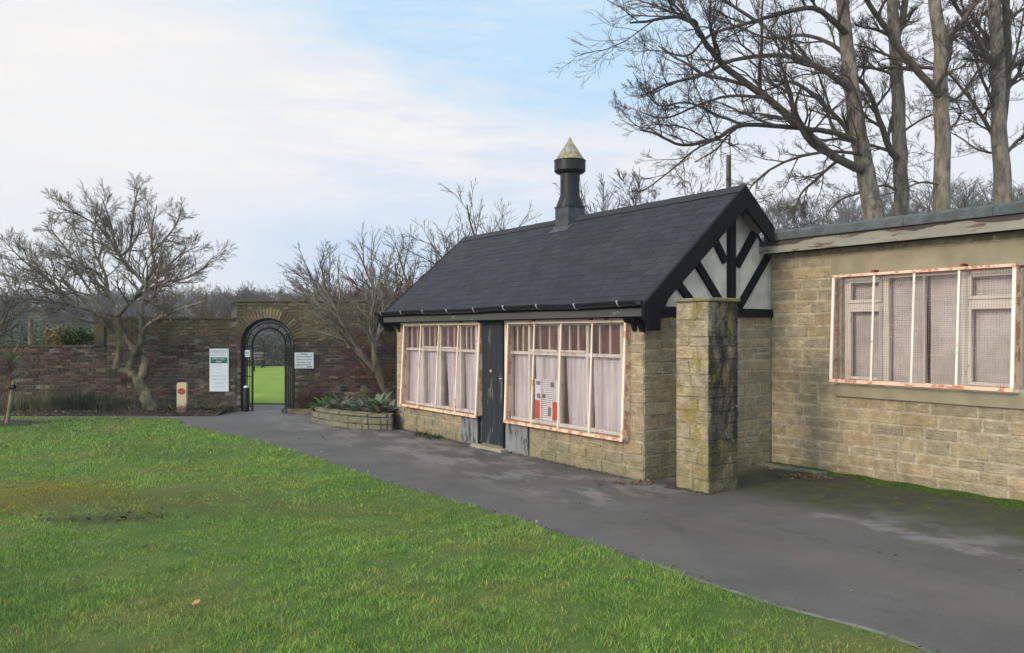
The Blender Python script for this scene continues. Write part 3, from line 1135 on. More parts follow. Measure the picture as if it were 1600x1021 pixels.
# roof: deck plus individually laid shingles
OV0, OV1 = XL - 0.10, 0.28                            # verges
mb = MB()
th = 0.05
for side in (1, -1):
    ye = EAVE if side == 1 else 2 * RB - EAVE
    ze = roofz(ye)
    if side == 1:
        mb.prism([(ye, ze - th), (RB, RZ - th), (RB, RZ - 0.006), (ye, ze - 0.006)], 'x', OV0, OV1)
    else:
        yj = 1.98
        zj = roofz(yj)
        mb.prism([(ye, ze - th), (RB, RZ - th), (RB, RZ - 0.006), (ye, ze - 0.006)], 'x', OV0, 0.0)
        mb.prism([(yj, zj - th), (RB, RZ - th), (RB, RZ - 0.006), (yj, zj - 0.006)], 'x', 0.0, OV1)
fixnormals(mb.build('roof_deck', M['black'], cot))
mb = MB()
SLen = math.hypot(RB - EAVE, SL * (RB - EAVE))
NR = 18
ct = 1 / math.sqrt(1 + SL * SL)
for side in (1, -1):
    sy = 1 if side == 1 else -1
    y0 = EAVE if side == 1 else 2 * RB - EAVE
    z0 = roofz(EAVE)
    A = Vector((0, sy * ct, SL * ct))
    Nn = Vector((0, -sy * SL * ct, ct))
    for r_ in range(NR):
        s0 = SLen * r_ / NR
        s1 = min(SLen * (r_ + 1) / NR + 0.03, SLen + 0.005)
        x = OV0 - (0.115 if r_ % 2 else 0)
        while x < OV1:
            w = 0.225 + rng.uniform(-0.012, 0.012)
            lim = OV1 if (side == 1 or y0 - s0 * ct < 2.0) else 0.0
            xa, xb = max(OV0, x + 0.004), min(lim, x + w - 0.004)
            if xb - xa > 0.01:
                g_ = rng.uniform(0.82, 1.2)
                c = (0.026 * g_, 0.026 * g_, 0.031 * g_)
                lift = rng.uniform(0.003, 0.0055)
                B = Vector((0, y0, z0))
                dz = rng.uniform(-0.006, 0.006)
                p0, p1 = B + A * (s0 + dz), B + A * s1
                a_ = Vector((xa, 0, 0)); b_ = Vector((xb, 0, 0))
                mb.add([p0 + a_ + Nn * lift, p0 + b_ + Nn * lift, p1 + b_ + Nn * 0.001, p1 + a_ + Nn * 0.001,
                        p0 + a_ - Nn * 0.003, p0 + b_ - Nn * 0.003],
                       [(0, 1, 2, 3), (4, 5, 1, 0)], c)
            x += w
    # ridge
for k in range(26):
    x0 = OV0 + (OV1 - OV0) * k / 26
    x1 = OV0 + (OV1 - OV0) * (k + 1) / 26 + 0.02
    x1 = min(x1, OV1 + 0.004)
    g_ = rng.uniform(0.85, 1.15)
    c = (0.030 * g_, 0.029 * g_, 0.032 * g_)
    zz = 0.018 + 0.003 * (k % 2)
    mb.add([(x0, RB - 0.11, RZ - 0.11 * SL + zz), (x1, RB - 0.11, RZ - 0.11 * SL + zz - 0.004), (x1, RB, RZ + zz), (x0, RB, RZ + zz + 0.003),
            (x1, RB + 0.11, RZ - 0.11 * SL + zz - 0.004), (x0, RB + 0.11, RZ - 0.11 * SL + zz)],
           [(0, 1, 2, 3), (3, 2, 4, 5)], c)
fixn = mb.build('roof_shingles', M['roof'], cot)

# bargeboards on the near gable: long boards with a foot
bt = 0.27


def bargeboard(xa, xb, front=True, cut=None):
    m_ = MB()
    if front:
        ye = EAVE - 0.05
        poly = [(RB, RZ + 0.012), (RB, RZ - bt), (0.12, roofz(0.12) - bt + 0.02), (-0.02, roofz(0.0) - 0.36), (-0.02, 1.72), (-0.19, 1.72),
                (-0.22, 1.80), (-0.27, 1.86), (ye, roofz(ye) - 0.02), (ye, roofz(ye) + 0.012)]
    else:
        ye = 2 * RB - EAVE + 0.02
        ye = cut or ye
        poly = [(RB, RZ + 0.012), (ye, roofz(ye) + 0.012), (ye, roofz(ye) - 0.17), (ye - 0.06, roofz(ye) - 0.17), (RB, RZ - bt)]
    m_.prism(poly, 'x', xa, xb)
    return fixnormals(m_.build('bargeboard', M['black'], cot, bevel=0.004))


bargeboard(OV1 - 0.035, OV1 + 0.012, True)
o = bargeboard(OV1 - 0.036, OV1 + 0.011, False, 2.0)
bargeboard(OV0 - 0.012, OV0 + 0.03, True)
bargeboard(OV0 - 0.011, OV0 + 0.031, False)
# rafter ends / purlin ends under the verge and the peeling verge soffit
for y, z in ((RB, RZ - 0.24), (0.35, roofz(0.35) - 0.20)):
    m_ = MB()
    m_.box(-0.02, OV1 - 0.037, y - 0.05, y + 0.05, z - 0.06, z + 0.08)
    m_.build('purlin_end', M['black'], cot, bevel=0.004)
m_ = MB()
m_.prism([(RB + 0.10, RZ - 0.10 * SL - 0.055), (1.96, roofz(1.96) - 0.055),
          (1.96, roofz(1.96) - 0.075), (RB + 0.10, RZ - 0.10 * SL - 0.075)], 'x', -0.005, OV1 - 0.037)
fixnormals(m_.build('verge_soffit', M['peeling'], cot))

# eaves: soffit, fascia, brackets, gutter
EZ = roofz(EAVE)                                      # about 2.04
mb = MB()
mb.box(OV0 + 0.02, OV1 - 0.04, EAVE + 0.015, 0.30, WT + 0.005, WT + 0.03)
mb.build('soffit', M['black'], cot)
mb = MB()
mb.box(OV0 + 0.02, OV1 - 0.04, EAVE - 0.012, EAVE + 0.012, WT + 0.012, WT + 0.10)
mb.build('fascia_board', M['grey_board'], cot, bevel=0.003)
mb = MB()
mb.box(OV0 + 0.02, OV1 - 0.04, EAVE - 0.010, EAVE + 0.01, WT + 0.103, EZ - 0.045)
mb.build('eaves_board', M['black'], cot)
# head beam above windows and door
mb = MB()
mb.box(XL + 0.02, -0.02, 0.03, 0.29, WT - 0.03, WT + 0.004)
mb.build('head_beam', M['black'], cot)
for x in (XL + 0.12, -0.12, -0.01):
    m_ = MB()
    m_.prism([(-0.19, WT + 0.004), (0.02, WT + 0.004), (0.02, WT - 0.17), (-0.03, WT - 0.15), (-0.06, WT - 0.07), (-0.16, WT - 0.05)], 'x', x - 0.03, x + 0.03)
    fixnormals(m_.build('eaves_bracket', M['black'], cot, bevel=0.004))


def half_pipe(m_, x0, x1, yc, z_, r, n=8, sag=None, segs=24):
    for k in range(segs):
        xa, xb = x0 + (x1 - x0) * k / segs, x0 + (x1 - x0) * (k + 1) / segs
        za, zb = z_ + (sag(xa) if sag else 0), z_ + (sag(xb) if sag else 0)
        for j in range(n):
            t0_, t1_ = math.pi * (1 + j / n), math.pi * (1 + (j + 1) / n)
            for rr, fl in ((r, 1), (r - 0.006, -1)):
                q = [(xa, yc + rr * math.cos(t0_), za + rr * math.sin(t0_)), (xb, yc + rr * math.cos(t0_), zb + rr * math.sin(t0_)),
                     (xb, yc + rr * math.cos(t1_), zb + rr * math.sin(t1_)), (xa, yc + rr * math.cos(t1_), za + rr * math.sin(t1_))]
                m_.face(q if fl == 1 else q[::-1])
        for e_ in (1, -1):
            yo, yi = yc + e_ * (r + 0.004), yc + e_ * (r - 0.010)
            m_.face([(xa, yo, za + 0.004), (xb, yo, zb + 0.004), (xb, yi, zb + 0.004), (xa, yi, za + 0.004)])
            m_.face([(xa, yo, za + 0.004), (xb, yo, zb + 0.004), (xb, yo, zb - 0.012), (xa, yo, za - 0.012)])
    return m_


sag = lambda x: 0.008 * math.sin(x * 2.1) - 0.004 * math.sin(x * 5.3)
mb = MB()
GY, GZ = EAVE - 0.075, EZ + 0.012
half_pipe(mb, OV0 - 0.10, OV1 - 0.06, GY, GZ, 0.058, sag=sag)
gut = mb.build('gutter', M['gutter'], cot, smooth=60)
for k in range(9):
    x = OV0 + 0.15 + k * 0.76
    m_ = MB()
    half_pipe(m_, x, x + 0.022, GY, GZ + sag(x), 0.063, segs=1)
    m_.box(x, x + 0.022, GY - 0.068, GY - 0.050, GZ + sag(x) - 0.008, GZ + sag(x) + 0.009)
    m_.build('gutter_clip', M['clip'], gut)
m_ = MB()
m_.tube([(OV0 - 0.02, GY, GZ - 0.04), (OV0 - 0.02, GY, GZ - 0.12), (OV0 - 0.02, GY + 0.06, GZ - 0.20)], 0.03, 10)
m_.build('gutter_outlet', M['gutter'], cot, smooth=60)


# ---- windows with net curtains, and the rusting guards in front
def window(x0, x1, mull):
    mb = MB()
    ed = [x0] + mull + [x1]
    yf, yb = 0.015, 0.075
    z0, z1 = SILL, WT - 0.03
    zt = 1.42
    f = 0.045
    mb.box(x0, x1, yf, yb, z1 - f, z1)
    mb.box(x0, x1, yf, yb, z0, z0 + f)
    mb.box(x0, x0 + f, yf, yb, z0 + f, z1 - f)
    mb.box(x1 - f, x1, yf, yb, z0 + f, z1 - f)
    for xm_ in mull:
        mb.box(xm_ - 0.024, xm_ + 0.024, yf - 0.004, yb, z0 + f, z1 - f)
    for k in range(4):
        a = ed[k] + (f if k == 0 else 0.024)
        b = ed[k + 1] - (f if k == 3 else 0.024)
        mb.box(a, b, yf - 0.002, yb - 0.004, zt - 0.022, zt + 0.022)
        if k in (1, 2):                                     # a casement that is set a little proud
            mb.box(a, b, yf - 0.022, yf - 0.003, zt + 0.024, zt + 0.055)
        for q in (1, 2):
            xc = a + (b - a) * q / 3
            mb.box(xc - 0.010, xc + 0.010, yf + 0.012, yb - 0.02, zt + 0.022, z1 - f)
    root = mb.build('window', M['white'], cot, bevel=0.004)
    m_ = MB()
    m_.face([(x0 + 0.02, 0.05, z0 + 0.02), (x1 - 0.02, 0.05, z0 + 0.02), (x1 - 0.02, 0.05, z1 - 0.02), (x0 + 0.02, 0.05, z1 - 0.02)])
    m_.build('pane', M['glass'], root)
    m_ = MB()
    m_.box(x0 - 0.05, x1 + 0.05, -0.055, 0.05, z0 - 0.045, z0 - 0.004)
    m_.build('window_sill', M['ashlar'], root, bevel=0.006)
    # curtains: four gathered widths
    for k in range(4):
        a = ed[k]
        b = ed[k + 1] + 0.03
        g0, g1 = rng.uniform(0, 0.06), rng.uniform(0, 0.05)
        if k == 2: g0 = 0.12
        m_ = MB()
        nx, nz = 56, 8
        ph = rng.uniform(0, 6)
        for iz in range(nz + 1):
            tz = iz / nz
            zz = z0 + 0.03 + (zt - z0 - 0.02) * tz
            for ix in range(nx + 1):
                tx = ix / nx
                xx = a + g0 * (1 - tz * 0.6) + (b - a - (g0 + g1) * (1 - tz * 0.6)) * tx
                yy = 0.105 + 0.014 * math.sin(tx * 34 + ph + tz * 0.8) + 0.008 * math.sin(tx * 61 + ph * 2)
                m_.v.append((xx, yy, zz))
        for iz in range(nz):
            for ix in range(nx):
                q = iz * (nx + 1) + ix
                m_.f.append((q, q + 1, q + nx + 2, q + nx + 1)); m_.c.append(None)
        m_.build('curtain', M['curtain'], root, smooth=180)
    m_ = MB()
    for k in range(22):
        z = zt - 0.02 + k * 0.02
        m_.add([(x0 + 0.03, 0.145, z), (x1 - 0.03, 0.145, z), (x1 - 0.03, 0.135, z + 0.017), (x0 + 0.03, 0.135, z + 0.017)], [(0, 1, 2, 3)])
    m_.box(x0 + 0.03, x1 - 0.03, 0.21, 0.22, z0 + 0.02, z1)
    m_.build('blind', M['redblind'], root)
    return root


wl = window(WIN[0][0], WIN[0][1] - 0.08, [-5.27, -4.68, -4.05])
wr = window(WIN[1][0], WIN[1][1] - 0.06, [-2.23, -1.57, -1.00])
wl['label'] = 'curtained four light window left of the door'
wr['label'] = 'curtained four light window right of the door'


def guard(parent, x0, x1, z0, z1, yt, yb, cuts, pitch=0.026, brk=(), mat_='rust', depth=0.055, wire=0.0016, label=None, rail='rust'):
    """welded mesh guard hung in front of a window: angle-iron frame, uprights, wire mesh"""
    def Y(z):
        return yb + (yt - yb) * (z - z0) / (z1 - z0)
    ax = Vector((0, yt - yb, z1 - z0)).normalized()
    nn = Vector((0, -ax.z, ax.y))
    root_m = MB()
    f = 0.034

    def B(a, b, w, h, m_):
        m_.bar(a, b, w, h, up=nn)
    B((x0, Y(z0), z0), (x0, Y(z1), z1), f, 0.02, root_m)
    B((x1, Y(z0), z0), (x1, Y(z1), z1), f, 0.02, root_m)
    for c in cuts:
        cc = x0 + (x1 - x0) * c
        root_m.bar((cc, Y(z0 + 0.02), z0 + 0.02), (cc + 0.004, Y(z1 - 0.02), z1 - 0.02), 0.024, 0.014, up=nn)
    # returns towards the wall at either side
    root = root_m.build('window_guard', M[mat_], parent)
    fixnormals(root)
    for x in (x0 - 0.012, x1 + 0.012):
        m_ = MB()
        m_.prism([(Y(z0) + 0.011, z0), (-0.012, z0 + 0.02), (-0.012, z1), (Y(z1) + 0.011, z1)], 'x', x - 0.003, x + 0.003)
        fixnormals(m_.build('side_plate', M['rust_low'], root))
    m_ = MB()
    m_.bar((x0 - 0.017, Y(z0) - 0.003, z0), (x1 + 0.017, Y(z0) - 0.003, z0), 0.024, 0.038, up=ax)
    m_.build('bottom_rail', M['rust_low'], root)
    m_ = MB()
    m_.bar((x0 - 0.017, Y(z1) - 0.003, z1), (x1 + 0.017, Y(z1) - 0.003, z1), 0.024, 0.03, up=ax)
    m_.build('top_rail', M[rail], root)
    m_ = MB()
    off = Vector((0, 0.012, 0))
    nx = int((x1 - x0) / pitch)
    for k in range(1, nx):
        x = x0 + (x1 - x0) * k / nx
        m_.bar((x, Y(z0) + 0.012, z0), (x, Y(z1) + 0.012, z1), wire, wire, up=nn)
    nz = int((z1 - z0) / pitch)
    for k in range(1, nz):
        z = z0 + (z1 - z0) * k / nz
        m_.bar((x0, Y(z) + 0.0145, z), (x1, Y(z) + 0.0145, z), wire, wire)
    m_.build('wire_mesh', M['wire'], root)
    for b in brk:
        m_ = MB()
        x = x0 + (x1 - x0) * b
        m_.box(x - 0.02, x + 0.02, Y(z1) - 0.012, 0.0, z1 + 0.012, z1 + 0.05)
        m_.build('bracket', M['rust_red'], root, bevel=0.003)
    if label: root['label'] = label
    return root


guard(cot, -5.80, -3.37, 0.455, 1.835, -0.065, -0.135, (0.25, 0.5, 0.75), brk=(0.27, 0.78), label='rusty mesh guard over the left cottage window')
guard(cot, -2.62, -0.22, 0.455, 1.835, -0.07, -0.125, (0.26, 0.5, 0.755), brk=(0.25, 0.74, 0.86), label='rusty mesh guard over the right cottage window')
# timber head strip above each guard
for x0, x1 in WIN:
    m_ = MB()
    m_.box(x0 - 0.02, x1 + 0.03, -0.05, 0.02, WT - 0.022, WT + 0.003)
    m_.build('head_strip', M['white'], cot)

# door and the boards beside it
mb = MB()
mb.box(-3.40, -2.80, -0.03, -0.004, 0.07, WT - 0.01)
door = mb.build('door', M['door'], cot, bevel=0.003)
for z, h_ in ((0.13, 0.10), (1.55, 0.10)):
    m_ = MB()
    m_.box(-3.36, -2.84, -0.038, -0.030, z, z + h_)
    m_.build('ledge', M['door'], door, bevel=0.002)
for x_ in (-3.25, -3.10, -2.95):
    m_ = MB()
    m_.box(x_ - 0.002, x_ + 0.002, -0.0308, -0.0296, 0.24, 1.54)
    m_.build('board_joint', M['black'], door)
m_ = MB()
m_.tube([(-2.86, -0.052, 1.04), (-2.82, -0.052, 1.04), (-2.82, -0.03, 1.04)], 0.009, 8)
m_.build('handle', M['clip'], door)
m_ = MB()
m_.tube([(-3.12, -0.031, 1.14), (-3.12, -0.036, 1.14)], 0.022, 12)
m_.build('lock_plate', M['clip'], door)
m_ = MB()
m_.box(-3.46, -3.40, -0.045, -0.001, 0.04, WT)
m_.box(-2.80, -2.76, -0.045, -0.001, 0.04, WT)
m_.box(-3.399, -2.801, -0.045, -0.001, WT - 0.008, WT + 0.002)
m_.build('door_frame', M['black'], cot, bevel=0.003)
m_ = MB()
m_.box(-3.52, -2.70, -0.14, -0.002, -0.01, 0.045)
m_.build('doorstep', M['ashlar'], cot, bevel=0.01)
for x0, x1, z0 in ((-3.965, -3.47, 0.03), (-2.75, -2.20, 0.02)):
    m_ = MB()
    n = 4
    for k in range(n):
        a = x0 + (x1 - x0) * k / n
        m_.box(a + 0.002, a + (x1 - x0) / n - 0.002, -0.03 + rng.uniform(-0.003, 0.003), -0.001, z0 + rng.uniform(-0.01, 0.01), 0.44)
    m_.build('board_panel', M['boards'], cot, bevel=0.002)
# jamb boards up the door sides, beside the windows
m_ = MB()
m_.box(-3.50, -3.462, -0.035, 0.0, 0.445, WT)
m_.box(-2.758, -2.722, -0.035, 0.0, 0.445, WT)
m_.build('jamb_board', M['white'], cot)

# roof vent
VX, VY = -3.085, RB - 0.02
mb = MB()
s = 0.165
zb = RZ - 0.30
mb.box(VX - s, VX + s, VY - s, VY + s, zb, 3.66)
vent = fixnormals(mb.build('roof_vent', M['lead'], cot, bevel=0.004))
m_ = MB()
m_.box(VX - s - 0.006, VX + s + 0.006, VY - s - 0.006, VY + s + 0.006, 3.645, 3.672)
# square to round transition
n = 32
r_ = 0.152
lo, hi = [], []
for k in range(n):
    t_ = 2 * math.pi * (k + 0.5) / n
    cx_, sy_ = math.cos(t_), math.sin(t_)
    q = (s + 0.004) / max(abs(cx_), abs(sy_))
    lo.append((VX + cx_ * q, VY + sy_ * q, 3.67))
    hi.append((VX + cx_ * r_, VY + sy_ * r_, 3.85))
m_.add(lo + hi, [(k, (k + 1) % n, n + (k + 1) % n, n + k) for k in range(n)])
m_.lathe([(r_, 3.85), (r_, 4.25)], 32, VX, VY)
fixnormals(m_.build('flue', M['vent'], vent, smooth=35))
m_ = MB()
m_.lathe([(0.15, 4.19), (0.215, 4.195), (0.245, 4.225), (0.245, 4.375), (0.252, 4.38), (0.252, 4.39), (0.20, 4.392)], 32, VX, VY)
fixnormals(m_.build('collar', M['vent'], vent, smooth=35))
m_ = MB()
m_.lathe([(0.235, 4.388), (0.228, 4.40), (0.045, 4.685), (0.040, 4.69), (0.003, 4.765)], 28, VX, VY)
fixnormals(m_.build('cone_cap', M['cone'], vent, smooth=35))
m_ = MB()
fz = lambda y: roofz(y) + 0.014
m_.add([(VX - s - 0.04, VY - s - 0.10, fz(VY - s - 0.10)), (VX + s + 0.07, VY - s - 0.10, fz(VY - s - 0.10)),
        (VX + s + 0.07, RB, fz(RB)), (VX - s - 0.04, RB, fz(RB))], [(0, 1, 2, 3)])
m_.build('flashing', M['lead'], vent)

# the notice behind the glass
po = thing('window_notice', 'grey printed notice with two red corners behind the mesh of the right window', 'notice', LW(-1.905, 0.060, 0.52), FR)
m_ = MB()
m_.box(-0.25, 0.25, -0.002, 0.002, 0, 0.55)
m_.build('paper', M['paper'], po)
for x in (-0.245, 0.14):
    m_ = MB()
    m_.box(x, x + 0.105, -0.0045, -0.0025, 0.01, 0.26)
    m_.build('red_panel', M['redink'], po)
m_ = MB()
for k in range(20):
    z = 0.53 - k * 0.026
    if z < 0.26:
        m_.box(-0.11, 0.10, -0.004, -0.0025, z, z + 0.006)
    else:
        m_.box(-0.10, 0.22, -0.004, -0.0025, z, z + 0.006)
for x, z, w_, h_ in ((-0.22, 0.47, 0.09, 0.05), (0.10, 0.45, 0.08, 0.07), (-0.2, 0.29, 0.07, 0.06), (-0.08, 0.30, 0.07, 0.05), (0.04, 0.06, 0.07, 0.12)):
    m_.box(x, x + w_, -0.005, -0.0041, z, z + h_)
m_.build('print', M['ink'], po)

# ------------------------------------------------------------------ free standing pillar
pil = thing('stone_pillar', 'lichen stained square sandstone pillar standing before the gable', 'pillar', LW(0.475, 0.04), FR)
PW, PH = 0.46, 2.03
mb = MB()
mb.box(0, PW - 0.01, 0, PW - 0.01, 0, PH, (0.30, 0.26, 0.18))
mb.build('pillar_core', M['stone_pillar'], pil)
mb = MB()
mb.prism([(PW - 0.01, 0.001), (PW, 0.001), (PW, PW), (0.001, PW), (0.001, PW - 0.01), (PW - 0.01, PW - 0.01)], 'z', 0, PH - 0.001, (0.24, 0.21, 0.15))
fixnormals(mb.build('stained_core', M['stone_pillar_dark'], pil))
pr = rows(0, PH, 0.10, 0.20)
mb = MB()
coursed(mb, (0, 0, 0), (1, 0, 0), (0, -1, 0), PW, pr, wmin=0.14, wmax=0.34, prot=0.004, gap=0.007, rough=0.009, nu=4, nz=3, colf=lambda: stone_col(1.0))
coursed(mb, (0, PW, 0), (0, -1, 0), (-1, 0, 0), PW, pr, wmin=0.14, wmax=0.34, prot=0.004, gap=0.007, rough=0.009, nu=4, nz=3)
mb.build('facing_stones', M['stone_pillar'], pil, smooth=30)
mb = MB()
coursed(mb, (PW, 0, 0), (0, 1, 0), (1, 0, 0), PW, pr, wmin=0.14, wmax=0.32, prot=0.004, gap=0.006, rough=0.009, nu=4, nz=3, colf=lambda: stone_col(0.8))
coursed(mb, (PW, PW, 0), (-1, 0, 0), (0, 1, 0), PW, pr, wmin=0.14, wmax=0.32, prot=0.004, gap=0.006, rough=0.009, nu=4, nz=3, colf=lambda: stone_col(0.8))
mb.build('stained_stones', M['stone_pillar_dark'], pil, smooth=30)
mb = MB()
mb.box(-0.022, PW + 0.025, -0.025, PW + 0.025, PH + 0.001, PH + 0.042, (0.23, 0.20, 0.14))
mb.build('capstone', M['stone_pillar'], pil, bevel=0.012)

# ------------------------------------------------------------------ flat roofed extension
ext = thing('extension_building', 'flat roofed sandstone extension with a wide caged window', 'building', LW(0.02, 2.30), FR)
EL, EH, ED = 6.4, 2.72, 4.0
WX0, WX1, WZ0, WZ1 = 1.0, 3.02, 1.09, 2.38
mb = MB()
t = 0.3
mb.box(0, WX0, 0, t, 0, EH)
mb.box(WX1, EL, 0, t, 0, EH)
mb.box(WX0, WX1, 0, t, 0, WZ0)
mb.box(WX0, WX1, 0, t, WZ1, EH)
mb.box(EL - t, EL, t, ED, 0, EH)
mb.box(0, EL - t, ED - t, ED, 0, EH)
mb.box(0, t, t, ED - t, 0, EH)
mb.c = [MORT] * len(mb.c)
mb.build('wall_core', M['stone_ext'], ext)
mb = MB()
rr1 = rows(0.0, 0.93, 0.115, 0.165) + rows(0.93, 2.37, 0.12, 0.165)[1:] + rows(2.37, 2.64, 0.12, 0.15)[1:] + [2.72]
coursed(mb, (0, 0, 0), (1, 0, 0), (0, -1, 0), EL, rr1, holes=[(WX0 - 0.02, WX1 + 0.02, WZ0 - 0.16, 2.37), (0.86, 3.4, 2.37, 2.64), (0.93, 3.35, 0.93, 1.08)],
        wmin=0.2, wmax=0.50, prot=0.005, gap=0.017)
coursed(mb, (EL, 0, 0), (0, 1, 0), (1, 0, 0), ED, rr1, wmin=0.22, wmax=0.5)
mb.build('stone_facing', M['stone_ext'], ext, smooth=30)
mb = MB()
mb.box(0.865, 3.395, -0.012, 0.02, 2.373, 2.637)
mb.build('lintel', M['ashlar'], ext, bevel=0.006)
mb = MB()
mb.box(0.935, 3.345, -0.05, 0.06, 0.935, 1.078)
mb.build('window_sill', M['ashlar'], ext, bevel=0.008)
# window
mb = MB()
yf, yb = 0.07, 0.14
mb.box(WX0, WX1, yf, yb, WZ1 - 0.05, WZ1)
mb.box(WX0, WX1, yf, yb, WZ0, WZ0 + 0.05)
mb.box(WX0, WX0 + 0.05, yf, yb, WZ0 + 0.05, WZ1 - 0.05)
mb.box(WX1 - 0.05, WX1, yf, yb, WZ0 + 0.05, WZ1 - 0.05)
xm = [1.52, 2.40]
for x in xm:
    mb.box(x - 0.035, x + 0.035, yf - 0.003, yb, WZ0 + 0.05, WZ1 - 0.05)
mb.box(1.94, 1.965, yf + 0.01, yb - 0.01, WZ0 + 0.05, WZ1 - 0.05)
zt = 2.02
for a, b in ((WX0 + 0.05, xm[0] - 0.035), (xm[1] + 0.035, WX1 - 0.05)):
    mb.box(a, b, yf - 0.002, yb, zt - 0.03, zt + 0.03)
    for z0, z1 in ((zt + 0.031, WZ1 - 0.051), (WZ0 + 0.051, zt - 0.031)):      # casement sashes
        f = 0.04
        mb.box(a + .002, b - .002, yf - 0.02, yf + 0.03, z0, z0 + f)
        mb.box(a + .002, b - .002, yf - 0.02, yf + 0.03, z1 - f, z1)
        mb.box(a + .002, a + f, yf - 0.02, yf + 0.03, z0 + f, z1 - f)
        mb.box(b - f, b - .002, yf - 0.02, yf + 0.03, z0 + f, z1 - f)
wx = mb.build('window', M['white'], ext, bevel=0.004)
m_ = MB()
m_.face([(WX0 + 0.02, 0.108, WZ0 + 0.02), (WX1 - 0.02, 0.108, WZ0 + 0.02), (WX1 - 0.02, 0.108, WZ1 - 0.02), (WX0 + 0.02, 0.108, WZ1 - 0.02)])
m_.build('pane', M['glass'], wx)
m_ = MB()
k = 0
z = WZ0 + 0.03
while z < WZ1 - 0.03:
    for x0, x1 in ((WX0 + 0.03, 1.50), (1.53, 1.93), (1.985, 2.37), (2.43, WX1 - 0.03)):
        dz = rng.uniform(-0.003, 0.003)
        m_.face([(x0, 0.165, z + dz), (x1, 0.165, z - dz), (x1, 0.182, z + 0.024 - dz), (x0, 0.182, z + 0.024 + dz)])
    z += 0.022
m_.build('blind', M['blind'], wx)
m_ = MB()
m_.box(WX0 - 0.02, WX1 + 0.02, 0.31, 0.33, WZ0 - 0.02, WZ1 + 0.02)
m_.build('room_lining', M['dark'], wx)
guard(ext, 0.965, 2.96, 1.13, 2.375, -0.10, -0.16, (0.255, 0.49, 0.73), pitch=0.027, brk=(0.25, 0.745), wire=0.0024,
      label='rusty mesh guard with a peeling white frame', rail='rust_low', mat_='rust_white')
# roof edge
FY = -0.22
mb = MB()
mb.box(-0.07, EL + 0.15, FY, FY + 0.022, 2.715, 2.80)
mb.box(-0.07, -0.048, FY + 0.022, -0.02, 2.715, 2.80)
mb.build('fascia_board', M['peeling'], ext, bevel=0.002)
# torn flakes of paint above the board: a ragged upper edge
mb = MB()
x = -0.06
prev = 0.02
while x < EL + 0.1:
    w = rng.uniform(0.03, 0.10)
    hgt = max(0.004, min(0.05, prev + rng.uniform(-0.018, 0.018)))
    if x < 0.5: hgt *= 0.4
    mb.face([(x, FY - 0.002, 2.799), (x + w, FY - 0.002, 2.799), (x + w, FY - 0.002, 2.80 + hgt), (x, FY - 0.002, 2.80 + prev)])
    prev = hgt
    x += w
mb.build('paint_flakes', M['peeling'], ext)
mb = MB()
mb.box(-0.05, EL + 0.15, FY + 0.001, FY + 0.025, 2.801, 2.875)
mb.build('upper_fascia', M['fascia_dark'], ext)
mb = MB()
mb.box(-0.02, EL + 0.12, FY + 0.024, 0.02, 2.722, 2.74)
mb.build('soffit', M['black'], ext)
x = 0.06
k = 0
while x < EL + 0.15:
    w = 0.92
    x1 = min(EL + 0.17, x + w)
    m_ = MB()
    d = 0.002 * (k % 2)
    m_.prism([(FY - 0.03 - d, 2.868), (FY - 0.03 - d, 2.885), (FY - 0.02 - d, 2.965 + d), (FY + 0.03, 2.995 + d), (FY + 0.14, 2.995 + d), (FY + 0.14, 2.93), (FY + 0.03, 2.90),
              (FY + 0.0, 2.868)], 'x', x, x1 - 0.003)
    fixnormals(m_.build('roof_trim', M['felt'], ext, bevel=0.004))
    x = x1
    k += 1
mb = MB()
mb.box(0.05, EL + 0.15, FY + 0.141, ED + 0.1, 2.88, 2.955)
mb.build('flat_roof', M['felt'], ext)

# ------------------------------------------------------------------ brick garden wall with the arch
WY = 17.2
bw = thing('brick_wall', 'old stepped dark brick garden wall pierced by a round arch', 'wall', (-5.28, WY, 0))
AR, AZ = 0.575, 1.44                                  # arch radius and springing height (centre at x = 0 of this thing)
XS = [(-8.5, -3.71, 1.42), (-3.71, -0.67, 2.02), (-0.67, 8.2, 2.40)]
mb = MB()
TH = 0.36
mb.box(-8.5, -3.71, 0.0, TH, 0, 1.38)
mb.box(-3.71, -0.67 - 0.12, 0.0, TH, 0, 1.98)
mb.box(-0.79, -AR - 0.012, 0.0, TH, 0, 2.36)
mb.box(AR + 0.012, 8.2, 0.0, TH, 0, 2.36)
n = 20
for k in range(n):
    a0, a1 = math.pi * k / n, math.pi * (k + 1) / n
    r0 = AR + 0.012
    x0, z0, x1, z1 = r0 * math.cos(a0), AZ + r0 * math.sin(a0), r0 * math.cos(a1), AZ + r0 * math.sin(a1)
    mb.add([(x0, 0, z0), (x1, 0, z1), (x1, 0, 2.36), (x0, 0, 2.36), (x0, TH, z0), (x1, TH, z1), (x1, TH, 2.36), (x0, TH, 2.36)],
           [(0, 1, 2, 3), (4, 7, 6, 5), (0, 4, 5, 1), (3, 2, 6, 7)])
core = fixnormals(mb.build('wall_core', M['mortar_dark'], bw))
PALB = [(0.085, 0.060, 0.050), (0.070, 0.052, 0.043), (0.060, 0.050, 0.043), (0.10, 0.055, 0.048), (0.085, 0.070, 0.055), (0.045, 0.038, 0.034),
        (0.11, 0.085, 0.062), (0.075, 0.045, 0.042), (0.16, 0.13, 0.095)]


def brick_col(k=1.0):
    c = rng.choice(PALB)
    c = (c[0] * 1.1, c[1] * 1.03, c[2] * 0.92)
    f = rng.uniform(0.6, 1.45) * k
    return (c[0] * f, c[1] * f, c[2] * f)


